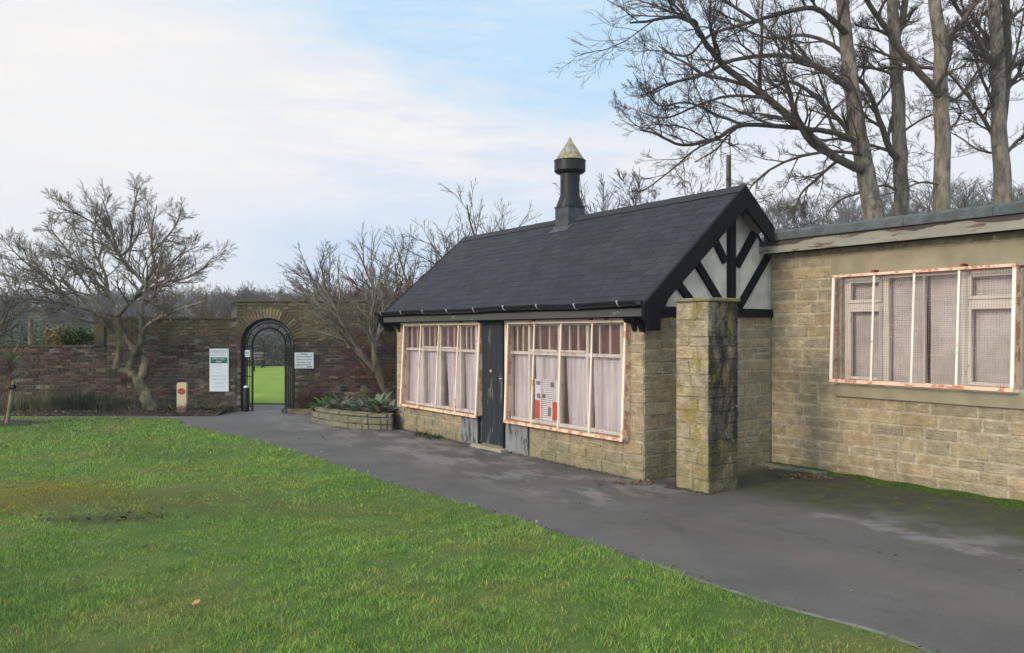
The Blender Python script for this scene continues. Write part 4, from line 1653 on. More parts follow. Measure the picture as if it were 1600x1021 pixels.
def brick(m_, x0, x1, z0, z1, y0, y1, col):
    j = lambda: rng.uniform(-0.003, 0.003)
    b = 0.005
    v = [(x0, y1, z0), (x1, y1, z0), (x1, y1, z1), (x0, y1, z1)]
    f4 = [(x0 + b + j(), y0 + j(), z0 + b), (x1 - b + j(), y0 + j(), z0 + b), (x1 - b, y0 + j(), z1 - b + j()), (x0 + b, y0 + j(), z1 - b + j())]
    m_.add(v + f4, [(4, 5, 6, 7), (0, 1, 5, 4), (1, 2, 6, 5), (2, 3, 7, 6), (3, 0, 4, 7)], col)


mb = MB()
ch = 0.071
for sx0, sx1, sh in XS:
    nrow = int(round((sh - 0.03) / ch))
    for r_ in range(nrow):
        z0 = r_ * ch
        header = r_ % 4 == 3
        bl = 0.112 if header else 0.222
        x = sx0 - (0.11 if r_ % 2 else 0)
        sagz = 0.0
        while x < sx1:
            a, b = max(sx0, x), min(sx1, x + bl)
            x += bl
            if b - a < 0.03: continue
            cx_ = (a + b) / 2
            zc = z0 + ch / 2
            if sx1 > 0 or sx0 < -AR:
                if zc < AZ and -AR - 0.0 < cx_ < AR + 0.0: continue
                if zc < AZ:
                    if a < AR < b and a > -AR: a = AR
                    if a < -AR < b and b < AR: b = -AR
                if zc >= AZ - 0.02 and math.hypot(cx_, zc - AZ) < AR + 0.20: continue
            if b - a < 0.03: continue
            if r_ > nrow - 3 and rng.random() < 0.12: continue
            wave = 0.006 * math.sin(a * 1.7 + r_ * 0.3)
            pj = rng.uniform(-0.012, 0.004)
            if rng.random() < 0.03: pj = 0.012
            brick(mb, a + 0.004, b - 0.004, z0 + 0.005 + wave, z0 + ch - 0.005 + wave, -0.012 + pj, 0.005, brick_col(1.0 if zc < 1.4 else 1.15))
            if zc < AZ and (abs(a - AR) < 1e-6 or abs(b + AR) < 1e-6): pass
    # reveal bricks
for sgn in (-1, 1):
    for r_ in range(int(AZ / ch)):
        z0 = r_ * ch
        for q in range(3):
            y0 = q * 0.12
            x = sgn * (AR + 0.012)
            xi = sgn * AR
            v = [(x, y0 + 0.004, z0 + 0.005), (x, y0 + 0.112, z0 + 0.005), (x, y0 + 0.112, z0 + ch - 0.005), (x, y0 + 0.004, z0 + ch - 0.005)]
            w_ = [(xi, p[1] + 0.003 * (1 if i_ in (0, 3) else -1), p[2]) for i_, p in enumerate(v)]
            mb.add(v + w_, [(4, 5, 6, 7), (0, 1, 5, 4), (1, 2, 6, 5), (2, 3, 7, 6), (3, 0, 4, 7)], brick_col(0.9))
mb.build('brickwork', M['brick'], bw)
# voussoirs
mb = MB()
nv = 31
for k in range(nv):
    a0 = math.pi * (k + 0.13) / nv
    a1 = math.pi * (k + 0.87) / nv
    ri, ro = AR, AR + 0.225 + rng.uniform(-0.012, 0.012)
    pr_ = -0.022 + rng.uniform(-0.004, 0.004)
    P_ = lambda r, a, y: (r * math.cos(a), y, AZ + r * math.sin(a))
    v = [P_(ri, a0, pr_), P_(ro, a0, pr_), P_(ro, a1, pr_), P_(ri, a1, pr_), P_(ri, a0, 0.34), P_(ro, a0, 0.01), P_(ro, a1, 0.01), P_(ri, a1, 0.34)]
    top_ = 0.35 < k / nv < 0.72
    c = brick_col(1.0)
    if top_: c = (0.46 * rng.uniform(.6, 1.2), 0.30 * rng.uniform(.7, 1.1), 0.18)
    mb.add(v, [(0, 1, 2, 3), (0, 4, 5, 1), (1, 5, 6, 2), (2, 6, 7, 3), (3, 7, 4, 0)], c)
fixnormals(mb.build('arch_ring', M['brick'], bw))
# copings
mb = MB()
for sx0, sx1, sh in XS:
    x = sx0
    while x < sx1:
        w = rng.uniform(0.3, 0.55)
        b = min(sx1, x + w)
        if b - x > 0.05:
            mb.box(x + 0.003, b - 0.004, -0.035 + rng.uniform(-0.01, 0.01), TH + 0.03, sh - 0.035 + rng.uniform(-0.004, 0.004), sh + rng.uniform(0.0, 0.02), brick_col(0.8))
        x += w
mb.build('coping', M['brick'], bw, bevel=0.006)
# stepped end pier of the taller part
mb = MB()
mb.box(-3.72, -3.50, -0.06, TH + 0.02, 1.40, 2.10, (0.045, 0.035, 0.03))
mb.build('end_pier', M['brick'], bw, bevel=0.01)

# ---- wrought iron gateway
gt = thing('iron_gateway', 'black wrought iron arched gateway standing open in the brick arch', 'gate', (-5.28, WY + 0.10, 0))


def hoop(m_, x0, x1, zs, y, r=0.014, n=18, foot=0.0):
    c = (x0 + x1) / 2
    R_ = (x1 - x0) / 2
    pts = [(x1, y, foot)] + [(x1, y, zs * q / 3) for q in (1, 2)] + [(c + R_ * math.cos(math.pi * k / n), y, zs + R_ * math.sin(math.pi * k / n)) for k in range(n + 1)] + \
          [(x0, y, zs * q / 3) for q in (2, 1)] + [(x0, y, foot)]
    m_.tube(pts, r, 6)


mb = MB()
hoop(mb, -0.55, 0.55, AZ, 0, 0.028)
hoop(mb, -0.475, 0.475, AZ, 0, 0.014)
fr = mb.build('outer_hoop', M['iron'], gt)
mb = MB()
hoop(mb, -0.36, 0.36, 1.44, 0.0, 0.023)
mb.build('inner_hoop', M['iron'], gt)
mb = MB()
for k in range(1, 6):
    a = math.pi * k / 6
    mb.tube([(0.36 * math.cos(a), 0, 1.44 + 0.36 * math.sin(a)), (0.55 * math.cos(a), 0, 1.44 + 0.55 * math.sin(a))], 0.008, 5)
for sg in (-1, 1):
    for z in (0.10, 0.75, 1.40):
        mb.bar((sg * 0.36, 0, z), (sg * 0.55, 0, z), 0.02, 0.02)
    mb.tube([(sg * 0.42, 0, 0.1), (sg * 0.42, 0, 1.44)], 0.008, 5)
mb.build('side_grille', M['iron'], gt)
# the leaf, swung open to the right and towards us
lf = MB()
hx, hy = 0.37, -0.02
dx, dy = 0.33, -0.60
L0 = lambda t_, z: (hx + dx * t_, hy + dy * t_, z)
for t_ in (0.0, 1.0):
    lf.tube([L0(t_, 0.04), L0(t_, 1.44)], 0.016, 6)
for z in (0.08, 0.78, 1.06, 1.40):
    lf.bar(L0(0, z), L0(1, z), 0.022, 0.028)
for k in range(1, 7):
    lf.tube([L0(k / 7, 0.08), L0(k / 7, 1.40)], 0.010, 5)
leaf = lf.build('gate_leaf', M['iron'], gt)
m_ = MB()
pts = [L0(0.5 - 0.5 * math.cos(math.pi * k / 12), 1.40 + 0.30 * math.sin(math.pi * k / 12)) for k in range(13)]
m_.tube(pts, 0.010, 6)
for k in range(1, 5):
    m_.tube([L0(k / 5, 1.40), L0(0.5 + (k / 5 - 0.5) * 0.4, 1.66)], 0.006, 5)
m_.build('leaf_scroll', M['iron'], leaf)
m_ = MB()
m_.box(-0.365, -0.31, -0.03, 0.02, 0.86, 0.98)
m_.build('lock_box', M['iron'], gt, bevel=0.004)
for x in (0.40, 0.50):
    m_ = MB()
    m_.lathe([(0.03, 0.0), (0.05, 0.02), (0.05, 0.07), (0.025, 0.09)], 12, x, -0.30 - (x - .4) * 1.5)
    m_.build('drop_foot', M['lead'], leaf, smooth=40)
# small white plate on the gateway and the dark post at its foot
pl = thing('gate_plate', 'small square white plate fixed high on the left of the iron gateway', 'sign', (-5.74, WY + 0.075, 1.17))
m_ = MB()
m_.box(-0.055, 0.055, -0.006, 0.0, 0.0, 0.155)
m_.build('plate', M['signwhite'], pl, bevel=0.003)
m_ = MB()
m_.box(-0.03, 0.03, -0.0085, -0.0065, 0.07, 0.11)
m_.box(-0.035, 0.035, -0.0085, -0.0065, 0.035, 0.042)
m_.build('print', M['signpale'], pl)
bo = thing('black_bollard', 'short black post with a white cap inside the left of the arch', 'bollard', (-5.74, WY - 0.02, 0))
m_ = MB()
m_.lathe([(0.065, 0), (0.065, 0.50), (0.055, 0.515)], 16)
m_.build('post', M['iron'], bo, smooth=40)
m_ = MB()
m_.lathe([(0.05, 0.515), (0.045, 0.54), (0.02, 0.56)], 16)
m_.build('cap', M['signwhite'], bo, smooth=40)


# ---- text helper
def text(name, s_, size, loc, m, parent, align='CENTER', sx=1.0):
    cu = bpy.data.curves.new(name, 'FONT')
    cu.body = s_
    cu.size = size
    cu.align_x = align
    cu.align_y = 'CENTER'
    cu.extrude = 0.0008
    o = bpy.data.objects.new(name, cu)
    link(o)
    bpy.context.view_layer.update()
    me = bpy.data.meshes.new_from_object(o.evaluated_get(bpy.context.evaluated_depsgraph_get()))
    bpy.data.objects.remove(o)
    bpy.data.curves.remove(cu)
    me.materials.clear()
    me.materials.append(m)
    ob = bpy.data.objects.new(name, me)
    link(ob)
    ob.parent = parent
    ob.location = loc
    ob.rotation_euler = (R(90), 0, 0)
    ob.scale = (sx, 1, 1)
    return ob


k = 17.15 / 1244


def wallpt(x, y):
    return ((x - 800) * k, 1.7 + (520 - y) * k)


x0, z1 = wallpt(327, 545); x1, z0 = wallpt(357, 612)
sg1 = thing('opening_sign', 'tall white board with a green band hung on the brick wall left of the arch', 'sign', ((x0 + x1) / 2, WY - 0.03, z0))
w, h = x1 - x0, z1 - z0
m_ = MB(); m_.box(-w / 2, w / 2, -0.012, 0.012, 0, h); m_.build('board', M['signwhite'], sg1, bevel=0.003)
m_ = MB(); m_.box(-w / 2 + 0.025, w / 2 - 0.025, -0.0145, -0.0125, h * 0.66, h * 0.80); m_.build('green_band', M['signgreen'], sg1)
text('lettering', 'PAVILION', 0.078, (0, -0.0135, h * 0.92), M['signpale'], sg1, sx=0.85)
text('lettering', 'OPEN DAILY', 0.062, (0, -0.0160, h * 0.765), M['signwhite'], sg1, sx=0.85)
text('lettering', '9AM', 0.062, (0, -0.0160, h * 0.695), M['signwhite'], sg1)
m_ = MB()
for a in (-1, 1):
    m_.box(a * (w / 2 - 0.03) - 0.002, a * (w / 2 - 0.03) + 0.002, -0.0135, -0.0125, h * 0.85, h * 0.96)
m_.box(-w / 2 + 0.032, w / 2 - 0.032, -0.0135, -0.0125, h * 0.962, h * 0.966)
m_.box(-w / 2 + 0.032, w / 2 - 0.032, -0.0135, -0.0125, h * 0.844, h * 0.848)
m_.box(-0.10, 0.10, -0.0135, -0.0125, h * 0.868, h * 0.876)
m_.build('title_frame', M['signpale'], sg1)
for fz_, hw in ((0.59, 0.06), (0.515, 0.06), (0.44, 0.06), (0.355, 0.165), (0.275, 0.15), (0.19, 0.10), (0.10, 0.13)):
    m_ = MB()
    x = -hw
    while x < hw:
        ww = rng.uniform(0.012, 0.035)
        m_.box(x, min(hw, x + ww), -0.0135, -0.0125, h * fz_, h * fz_ + 0.012)
        x += ww + 0.007
    m_.build('small_print', M['signpale'], sg1)

x0, z1 = wallpt(460, 551); x1, z0 = wallpt(490, 576)
sg2 = thing('notice_board', 'white rectangular notice with five lines of text right of the arch', 'sign', ((x0 + x1) / 2, WY - 0.03, z0))
w, h = x1 - x0, z1 - z0
m_ = MB(); m_.box(-w / 2, w / 2, -0.012, 0.012, 0, h); m_.build('board', M['signwhite'], sg2, bevel=0.003)
for q, (s_, zz) in enumerate((('Playing', 0.90), ('is for the playing of', 0.75), ('Crown Green Bowls.', 0.57), ('No other uses', 0.39), ('are permitted', 0.24))):
    text('lettering', s_, 0.055 if q in (1, 2) else 0.058, (0, -0.0135, h * zz), M['signink'], sg2, sx=0.78 if q in (1, 2) else 0.9)
m_ = MB(); m_.box(0.06, 0.17, -0.0135, -0.0125, h * 0.07, h * 0.13); m_.build('logo_bar', M['signink'], sg2)

# ---- yellow marker post with a red disc
mp = thing('marker_post', 'short cream wooden post with a red oval disc below the white board', 'post', (-6.83, 16.50, 0))
m_ = MB()
m_.prism([(-0.10, 0), (0.10, 0), (0.10, 0.64), (0.085, 0.665), (-0.085, 0.665), (-0.10, 0.64)], 'y', -0.05, 0.05)
fixnormals(m_.build('post_body', M['post'], mp, bevel=0.006))
m_ = MB()
n = 24
ring = [(0.075 * math.cos(2 * math.pi * q / n), 0.49 + 0.062 * math.sin(2 * math.pi * q / n)) for q in range(n)]
m_.prism(ring, 'y', -0.060, -0.0505)
fixnormals(m_.build('disc', M['rust_red'], mp))
m_ = MB()
m_.box(-0.045, 0.045, -0.0625, -0.0605, 0.48, 0.50)
m_.build('disc_mark', M['redink'], mp)

# ---- beds, planter
BEDF = lambda x: 16.25 + 0.06 * math.sin(x * 2.2)
mb = MB()
xs = list(np.linspace(-14, -6.0, 60))
for a, b in zip(xs[:-1], xs[1:]):
    for q in range(4):
        y0a, y1a = BEDF(a) + (WY - BEDF(a)) * q / 4, BEDF(a) + (WY - BEDF(a)) * (q + 1) / 4
        y0b, y1b = BEDF(b) + (WY - BEDF(b)) * q / 4, BEDF(b) + (WY - BEDF(b)) * (q + 1) / 4
        hz = [0.004, 0.06, 0.09, 0.10, 0.10]
        mb.add([(a, y0a, hz[q]), (b, y0b, hz[q]), (b, y1b, hz[q + 1]), (a, y1a, hz[q + 1])], [(0, 1, 2, 3)])
tag(mb.build('flower_bed', M['soil'], smooth=180), kind='structure')
mb = MB()
mb.box(-4.62, -3.85, 16.55, WY - 0.005, 0.0, 0.10)
tag(mb.build('bed_soil', M['soil']), kind='structure')
te = thing('timber_edging', 'low brown timber edging of the small bed right of the arch', 'edging', (-4.25, 16.5, 0))
m_ = MB(); m_.box(-0.40, 0.42, -0.03, 0.03, 0, 0.12); m_.build('board', M['wood'], te, bevel=0.006)

pln = thing('stone_planter', 'low curved sandstone planter against the cottage end', 'planter', (-3.0, 15.0, 0))
outer = smooth2([(-3.90, 16.6), (-3.88, 15.6), (-3.74, 15.02), (-3.25, 14.45), (-2.75, 14.02), (-2.40, 13.86), (-2.08, 13.84)], 3)
PHt = 0.29
mb, core = MB(), MB()
for rI in range(3):
    zA, zB = (0, 0.10, 0.225, PHt)[rI], (0, 0.10, 0.225, PHt)[rI + 1]
    # walk along the curve
    pts = [np.array(p) - np.array([-3.0, 15.0]) for p in outer]
    i = 0
    step = {0: 1, 1: 1, 2: 3}[rI]
    off = rI % 2
    i = 0
    while i < len(pts) - 1:
        j_ = min(len(pts) - 1, i + step + (1 if rng.random() < 0.4 else 0))
        a, b = pts[i], pts[j_]
        L_ = np.linalg.norm(b - a)
        d = (b - a) / L_
        nn = np.array([d[1], -d[0]])
        if nn[0] > 0 and nn[1] > 0: nn = -nn
        if (nn @ (np.array([-1, -1]))) < 0: nn = -nn
        c = stone_col(0.85)
        c = (c[0] * 0.72, c[1] * 0.80, c[2] * 0.88)
        prx = 0.035 if rI == 2 else 0.008
        nseg = max(1, round(L_ / (0.27 if rI < 2 else 0.5)))
        for q in range(nseg):
            block(mb, (*(a + d * L_ * q / nseg), 0), (*d, 0), (*nn, 0), 0.006, L_ / nseg - 0.006, zA + 0.005, zB - 0.005, prx + rng.uniform(-0.004, 0.006),
                  (lambda f_: tuple(cc * f_ for cc in (0.235, 0.225, 0.155)))(rng.uniform(0.85, 1.15)), 2, 2, 0.006)
            if rI == 2:
                A3 = a + d * L_ * q / nseg; B3 = a + d * L_ * (q + 1) / nseg
                mb.add([(*(A3 + nn * 0.018), zB - 0.006), (*(B3 + nn * 0.018), zB - 0.006), (*(B3 - nn * 0.17), zB), (*(A3 - nn * 0.17), zB)], [(0, 1, 2, 3)], c)
        if rI == 0 or True:
            core.add([(*a, zA), (*b, zA), (*b, zB - 0.004), (*a, zB - 0.004)], [(0, 1, 2, 3)])
            core.add([(*(a - nn * 0.17), zA), (*(b - nn * 0.17), zA), (*(b - nn * 0.17), zB - 0.004), (*(a - nn * 0.17), zB - 0.004)], [(0, 1, 2, 3)])
        i = j_
mb.build('planter_stones', M['stone_planter'], pln, smooth=30)
core.build('planter_core', M['mortar_dark'], pln)
mb = MB()
inner = [(p[0] + 0.10, p[1] + 0.08, 0.22) for p in outer]
mb.face([(q[0] + 3.0, q[1] - 15.0, q[2]) for q in inner] + [(0.9, -1.1 + 0.2, 0.22), (0.95, 1.7, 0.22), (-0.8, 2.1, 0.22)])
mb.build('planter_soil', M['soil'], pln)


# ---- leafy plants
def leaf_blade(m_, base, d, L, w, col, droop=0.5, up=0.9, segs=4):
    d = Vector((d[0], d[1], 0)).normalized()
    sd_ = Vector((-d.y, d.x, 0))
    p = Vector(base)
    ang = up
    ring = []
    for k in range(segs + 1):
        t_ = k / segs
        ww = w * math.sin(math.pi * min(0.97, 0.12 + 0.86 * t_)) ** 0.8 * 0.5
        ring.append((p - sd_ * ww + Vector((0, 0, ww * 0.25)), p + Vector((0, 0, 0)), p + sd_ * ww + Vector((0, 0, ww * 0.25))))
        p = p + (d * math.cos(ang) + Vector((0, 0, math.sin(ang)))) * L / segs
        ang -= droop * 2.0 / segs
    for a, b in zip(ring[:-1], ring[1:]):
        m_.add([a[0], a[1], b[1], b[0]], [(0, 1, 2, 3)], col)
        m_.add([a[1], a[2], b[2], b[1]], [(0, 1, 2, 3)], col)


def leafy(name, label, cat, loc, n, Lr, w, pal, group=None, up=(0.6, 1.3), droop=(0.3, 0.9), spread=0.06):
    t_ = thing(name, label, cat, loc, group=group)
    m_ = MB()
    for k in range(n):
        a = rng.uniform(0, 2 * math.pi)
        rr = rng.uniform(0, spread)
        c = rng.choice(pal)
        f = rng.uniform(0.65, 1.25)
        leaf_blade(m_, (rr * math.cos(a), rr * math.sin(a), 0), (math.cos(a), math.sin(a)), rng.uniform(*Lr), w * rng.uniform(0.7, 1.2),
                   (c[0] * f, c[1] * f, c[2] * f), rng.uniform(*droop), rng.uniform(*up))
    m_.build('foliage', M['leaf'], t_, smooth=180)
    return t_


GR = [(0.15, 0.20, 0.11), (0.12, 0.17, 0.085), (0.20, 0.23, 0.15), (0.17, 0.19, 0.12), (0.22, 0.165, 0.13)]
PLOC = [(-3.55, 15.35, 'at its far left end'), (-3.22, 14.98, 'second from its left end'), (-3.38, 15.75, 'behind the left end plants'), (-2.92, 14.70, 'in the middle of the front row'),
        (-2.95, 15.25, 'in the middle of the back row'), (-2.60, 14.40, 'third from the cottage wall'), (-2.58, 14.95, 'tall one behind the middle'), (-2.28, 14.22, 'pressed against the cottage corner'),
        (-2.30, 14.75, 'tall one beside the cottage corner'), (-2.62, 15.5, 'furthest back by the brick wall')]
for i, (x, y, wh) in enumerate(PLOC):
    pal = [(0.13, 0.24, 0.04), (0.10, 0.17, 0.05)] if i == 0 else GR
    if i in (7,): pal = GR + [(0.22, 0.24, 0.05), (0.17, 0.09, 0.06)]
    leafy('broad_leaf_plant', 'broad leaved grey green plant in the stone planter, ' + wh if i else 'brightest green plant in the stone planter, at its far left end', 'plant',
          (x, y, 0.21), 60, (0.18, 0.38) if i not in (6, 8) else (0.28, 0.50), 0.10, pal, 'leafy plants in the stone planter', spread=0.17)
for x, y, lab in ((-7.15, 16.7, 'low dark weed cluster beside the cream marker post'), (-6.35, 16.75, 'small yellow tinted plant below the white board')):
    leafy('weed', lab, 'plant', (x, y, 0.06), 46, (0.08, 0.2), 0.045, [(0.08, 0.10, 0.03), (0.18, 0.13, 0.04), (0.05, 0.06, 0.025)], spread=0.25)
for x, y, lab in ((-5.05, -0.12, 'weed tuft at the foot of the cottage wall, left of the other'), (-4.62, -0.13, 'weed tuft at the foot of the cottage wall, nearer the door')):
    leafy('weed', lab, 'weed', LW(x, y, 0.0), 60, (0.05, 0.13), 0.022, [(0.09, 0.13, 0.03), (0.06, 0.09, 0.025), (0.12, 0.10, 0.05)], spread=0.15)

# grassy plants of the bed on the left
def tuft(name, label, loc, n, h, spread, pal, group=None, wd=0.012):
    t_ = thing(name, label, 'plant', loc, group=group)
    m_ = MB()
    for k in range(n):
        a = rng.uniform(0, 2 * math.pi)
        rr = spread * math.sqrt(rng.random())
        c = rng.choice(pal); f = rng.uniform(0.7, 1.3)
        leaf_blade(m_, (rr * math.cos(a), rr * math.sin(a) * 0.6, 0), (math.cos(a + rng.uniform(-1, 1)), math.sin(a + rng.uniform(-1, 1))), h * rng.uniform(0.5, 1.15), wd,
                   (c[0] * f, c[1] * f, c[2] * f), rng.uniform(0.2, 0.7), rng.uniform(1.0, 1.5), 3)
    m_.build('foliage', M['leaf'], t_)
    return t_


BR = [(0.19, 0.18, 0.09), (0.14, 0.13, 0.075), (0.26, 0.22, 0.13), (0.11, 0.115, 0.06)]
for x, h, dens, wh, pal in ((-10.4, 0.42, 260, 'straw coloured ornamental grass nearest the staked sapling', BR), (-9.75, 0.45, 300, 'second straw coloured grass clump from the left', BR),
                            (-9.2, 0.55, 380, 'tall grey green grass clump in the middle of the bed', [(0.07, 0.085, 0.045), (0.055, 0.065, 0.035)]),
                            (-8.55, 0.42, 280, 'dark green grass clump left of the twisted tree', [(0.055, 0.075, 0.03), (0.10, 0.12, 0.05)]),
                            (-11.0, 0.38, 220, 'straw coloured grass clump at the far left edge', BR), (-8.0, 0.22, 120, 'small brown clump at the foot of the twisted tree', BR)):
    tuft('ornamental_grass', wh, (x, 16.75, 0.05), dens, h, 0.38, pal, 'grass clumps in the wall bed')
tuft('dead_shrub', 'dead brown stems in the small bed right of the arch', (-4.35, 16.85, 0.08), 160, 0.6, 0.22, [(0.08, 0.04, 0.032), (0.12, 0.055, 0.045)], None, 0.012)


# ---- leaf litter
def litter(name, label, spots, pal, size=0.035):
    m_ = MB()
    for (x, y, z, sx, sy, n) in spots:
        for _ in range(n):
            px_, py_ = x + rng.gauss(0, sx), y + rng.gauss(0, sy)
            a = rng.uniform(0, 6.28)
            s_ = size * rng.uniform(0.5, 1.3)
            c = rng.choice(pal); f = rng.uniform(0.6, 1.3)
            up = Vector((rng.gauss(0, .35), rng.gauss(0, .35), 1)).normalized()
            U_ = Vector((math.cos(a), math.sin(a), 0)); U_ = (U_ - up * U_.dot(up)).normalized(); V_ = up.cross(U_)
            o_ = Vector((px_, py_, z + 0.012 + rng.uniform(0, 0.012)))
            m_.add([o_ - U_ * s_, o_ - V_ * s_ * 0.5, o_ + U_ * s_, o_ + V_ * s_ * 0.5 + up * s_ * 0.25], [(0, 1, 2), (0, 2, 3)], (c[0] * f, c[1] * f, c[2] * f))
    o_ = m_.build(name, M['leaf'])
    tag(o_, label, 'leaves', kind='stuff')


BROWN = [(0.17, 0.10, 0.07), (0.13, 0.08, 0.06), (0.25, 0.16, 0.11), (0.09, 0.055, 0.045)]
litter('leaf_litter', 'brown fallen leaves covering the bed by the brick wall', [(x, 16.65, 0.06, 0.35, 0.22, 130) for x in np.arange(-11.5, -6.1, 0.42)] +
       [(x, 16.25, 0.005, 0.3, 0.05, 24) for x in np.arange(-11.5, -6.1, 0.42)], BROWN, 0.035)
c1 = LW(0.95, 1.70); c2 = LW(0.35, 2.12); c3 = LW(0.10, -0.18)
litter('leaf_litter', 'reddish fallen leaves in the corner by the extension and pillar', [(c1[0], c1[1], 0, 0.16, 0.10, 80), (c2[0], c2[1], 0, 0.13, 0.10, 60), (c3[0] - .1, c3[1], 0, 0.2, 0.07, 55)],
       [(0.17, 0.075, 0.06), (0.12, 0.06, 0.05), (0.22, 0.14, 0.10)], 0.03)
litter('fallen_leaves', 'single leaves and bits scattered over the tarmac', [(3.2, 7.4, -0.008, 2.0, 0.9, 60), (0.8, 7.8, -0.008, 1.2, 0.6, 14), (-2.8, 13, -0.008, 1.2, 0.8, 16), (3.0, 5.2, -0.008, 1.0, 0.7, 10)],
       [(0.22, 0.13, 0.06), (0.35, 0.25, 0.14), (0.05, 0.04, 0.03), (0.16, 0.10, 0.05)], 0.017)
litter('mole_casts', 'small dark worm casts and crumbs on the far lawn', [(-6.8, 13.3, 0.035, 1.7, 1.1, 90), (-3.6, 7.15, 0.03, 0.4, 0.12, 50), (-8.2, 14.9, 0.035, 0.6, 0.3, 60)],
       [(0.04, 0.03, 0.022), (0.06, 0.045, 0.03)], 0.03)
ed_ = [p for p in smooth2(EDGE[1:13], 5)]
litter('verge_crumbs', 'soil crumbs and dead grass along the lawn edge', [(p[0] + 0.03, p[1] + 0.02, -0.006, 0.045, 0.05, 26) for p in ed_],
       [(0.05, 0.037, 0.025), (0.09, 0.07, 0.04), (0.10, 0.11, 0.04)], 0.012)
litter('lawn_leaves', 'pale scraps and dead leaves scattered in the lawn', [(-3.0, 8.5, 0.045, 2.6, 2.6, 46), (-1.0, 5.4, 0.045, 1.2, 0.7, 12), (-6.0, 13.5, 0.04, 2.0, 1.0, 26)],
       [(0.45, 0.42, 0.33), (0.22, 0.13, 0.07), (0.30, 0.20, 0.11)], 0.014)
litter('base_grit', 'dark grit and moss crumbs where the walls meet the tarmac', [(*LW(x_, -0.05)[:2], -0.008, 0.05, 0.04, 12) for x_ in np.arange(-6.1, 0.1, 0.12) if not -3.5 < x_ < -2.7] +
       [(*LW(x_, 0.0)[:2], -0.008, 0.05, 0.04, 16) for x_ in np.arange(0.47, 0.98, 0.08)],
       [(0.035, 0.032, 0.02), (0.06, 0.065, 0.025), (0.05, 0.04, 0.03)], 0.014)
# the orange scrap in the grass
ol = thing('dry_leaf', 'single orange dry leaf lying in the near lawn', 'leaf', (-1.92, 4.83, 0.055), 0.4)
ol.scale = (0.75, 0.75, 0.75)
m_ = MB()
m_.add([(-0.028, -0.02, 0), (0.026, -0.024, 0.012), (0.034, 0.012, 0.03), (0.0, 0.034, 0.02), (-0.03, 0.02, 0.006), (0, 0, 0.004)], [(0, 1, 5), (1, 2, 5), (2, 3, 5), (3, 4, 5), (4, 0, 5)], (0.55, 0.25, 0.11))
m_.build('leaf_body', M['leaf'], ol)


# moss along the extension wall foot
def moss():
    P0 = np.array(LW(0.05, 2.27)[:2]); P1 = np.array(LW(3.6, 2.27)[:2])
    d = (P1 - P0) / np.linalg.norm(P1 - P0)
    nn = np.array([-0.8195, -0.5731])
    n = 60000
    t_ = nrg.uniform(0.0, 1.0, n)
    off = np.abs(nrg.normal(0, 0.11, n)) * (0.5 + 0.7 * np.abs(np.sin(t_ * 9)) + 0.3 * np.sin(t_ * 31))
    x = P0[0] + (P1 - P0)[0] * t_ + nn[0] * off
    y = P0[1] + (P1 - P0)[1] * t_ + nn[1] * off
    h_ = nrg.uniform(0.006, 0.022, n) * (1 + np.sin(t_ * 40) * 0.4) * np.clip(1.3 - off * 4, 0.3, 1)
    a = nrg.uniform(0, 6.28, n)
    w_ = 0.006
    P = np.stack([np.c_[x - np.cos(a) * w_, y - np.sin(a) * w_, 0 * x], np.c_[x + np.cos(a) * w_, y + np.sin(a) * w_, 0 * x],
                  np.c_[x + nrg.normal(0, .006, n), y + nrg.normal(0, .006, n), h_]], 1).reshape(-1, 3)
    F = (np.arange(n)[:, None] * 3 + np.array([[0, 1, 2]]))
    c = np.array([[0.10, 0.155, 0.02]]) * nrg.uniform(0.5, 1.5, (n, 1))
    o_ = quadmesh('moss', P, F, M['leaf'], None, False, np.repeat(c, 3, 0))
    tag(o_, 'strip of bright green moss along the foot of the extension wall', 'moss', kind='stuff')


moss()
mb = MB()
mb.prism([LW(0.02, 1.95)[:2], LW(0.9, 2.02)[:2], LW(0.95, 2.12)[:2], LW(0.05, 2.08)[:2]], 'z', -0.01, 0.03)
tag(fixnormals(mb.build('gully_kerb', M['kerb'], bevel=0.006)), kind='structure')

# ------------------------------------------------------------------ trees
def tree_root(name, label, loc, group=None):
    return thing(name, label, 'tree', loc, group=group)


# twisted magnolia-like tree by the wall
g = np.random.default_rng(21)
ref = px3(235, 640, 16.75); ref[2] = 0
mt = tree_root('twisted_tree', 'bare twisted garden tree with a looping trunk against the brick wall', tuple(ref))
PM = dict(kids=[(18, 46, 0.36), (10, 38, 0.52), (6, 34, 0.52)], wander=0.15, trop=0.07, rmin=0.0030, seg=0.10)
PM2 = dict(PM, kids=PM['kids'][0:4])
tr, cr = Tubes(), Tubes()
Y = 16.75
K0 = dict(P=PM, ref=ref)
traced(tr, g, [(238, 645), (229, 622), (219, 600), (212, 587)], Y, Y, 0.155, 0.10, sides=12, kids=False, **K0)
traced(tr, g, [(214, 592), (200, 580), (184, 576), (182, 570), (186, 553), (187, 536), (181, 519), (166, 497), (142, 484)], Y, Y - 0.5, 0.085, 0.040, sides=10, kids=False, **K0)
traced(tr, g, [(208, 586), (202, 576), (205, 557), (215, 547), (221, 530), (222, 515), (220, 493)], Y, Y - 0.25, 0.09, 0.05, sides=10, kids=False, **K0)
traced(tr, g, [(216, 596), (226, 580), (226, 562), (218, 553), (207, 544), (196, 525), (187, 503), (185, 493)], Y, Y + 0.15, 0.105, 0.06, sides=10, kids=False, **K0)
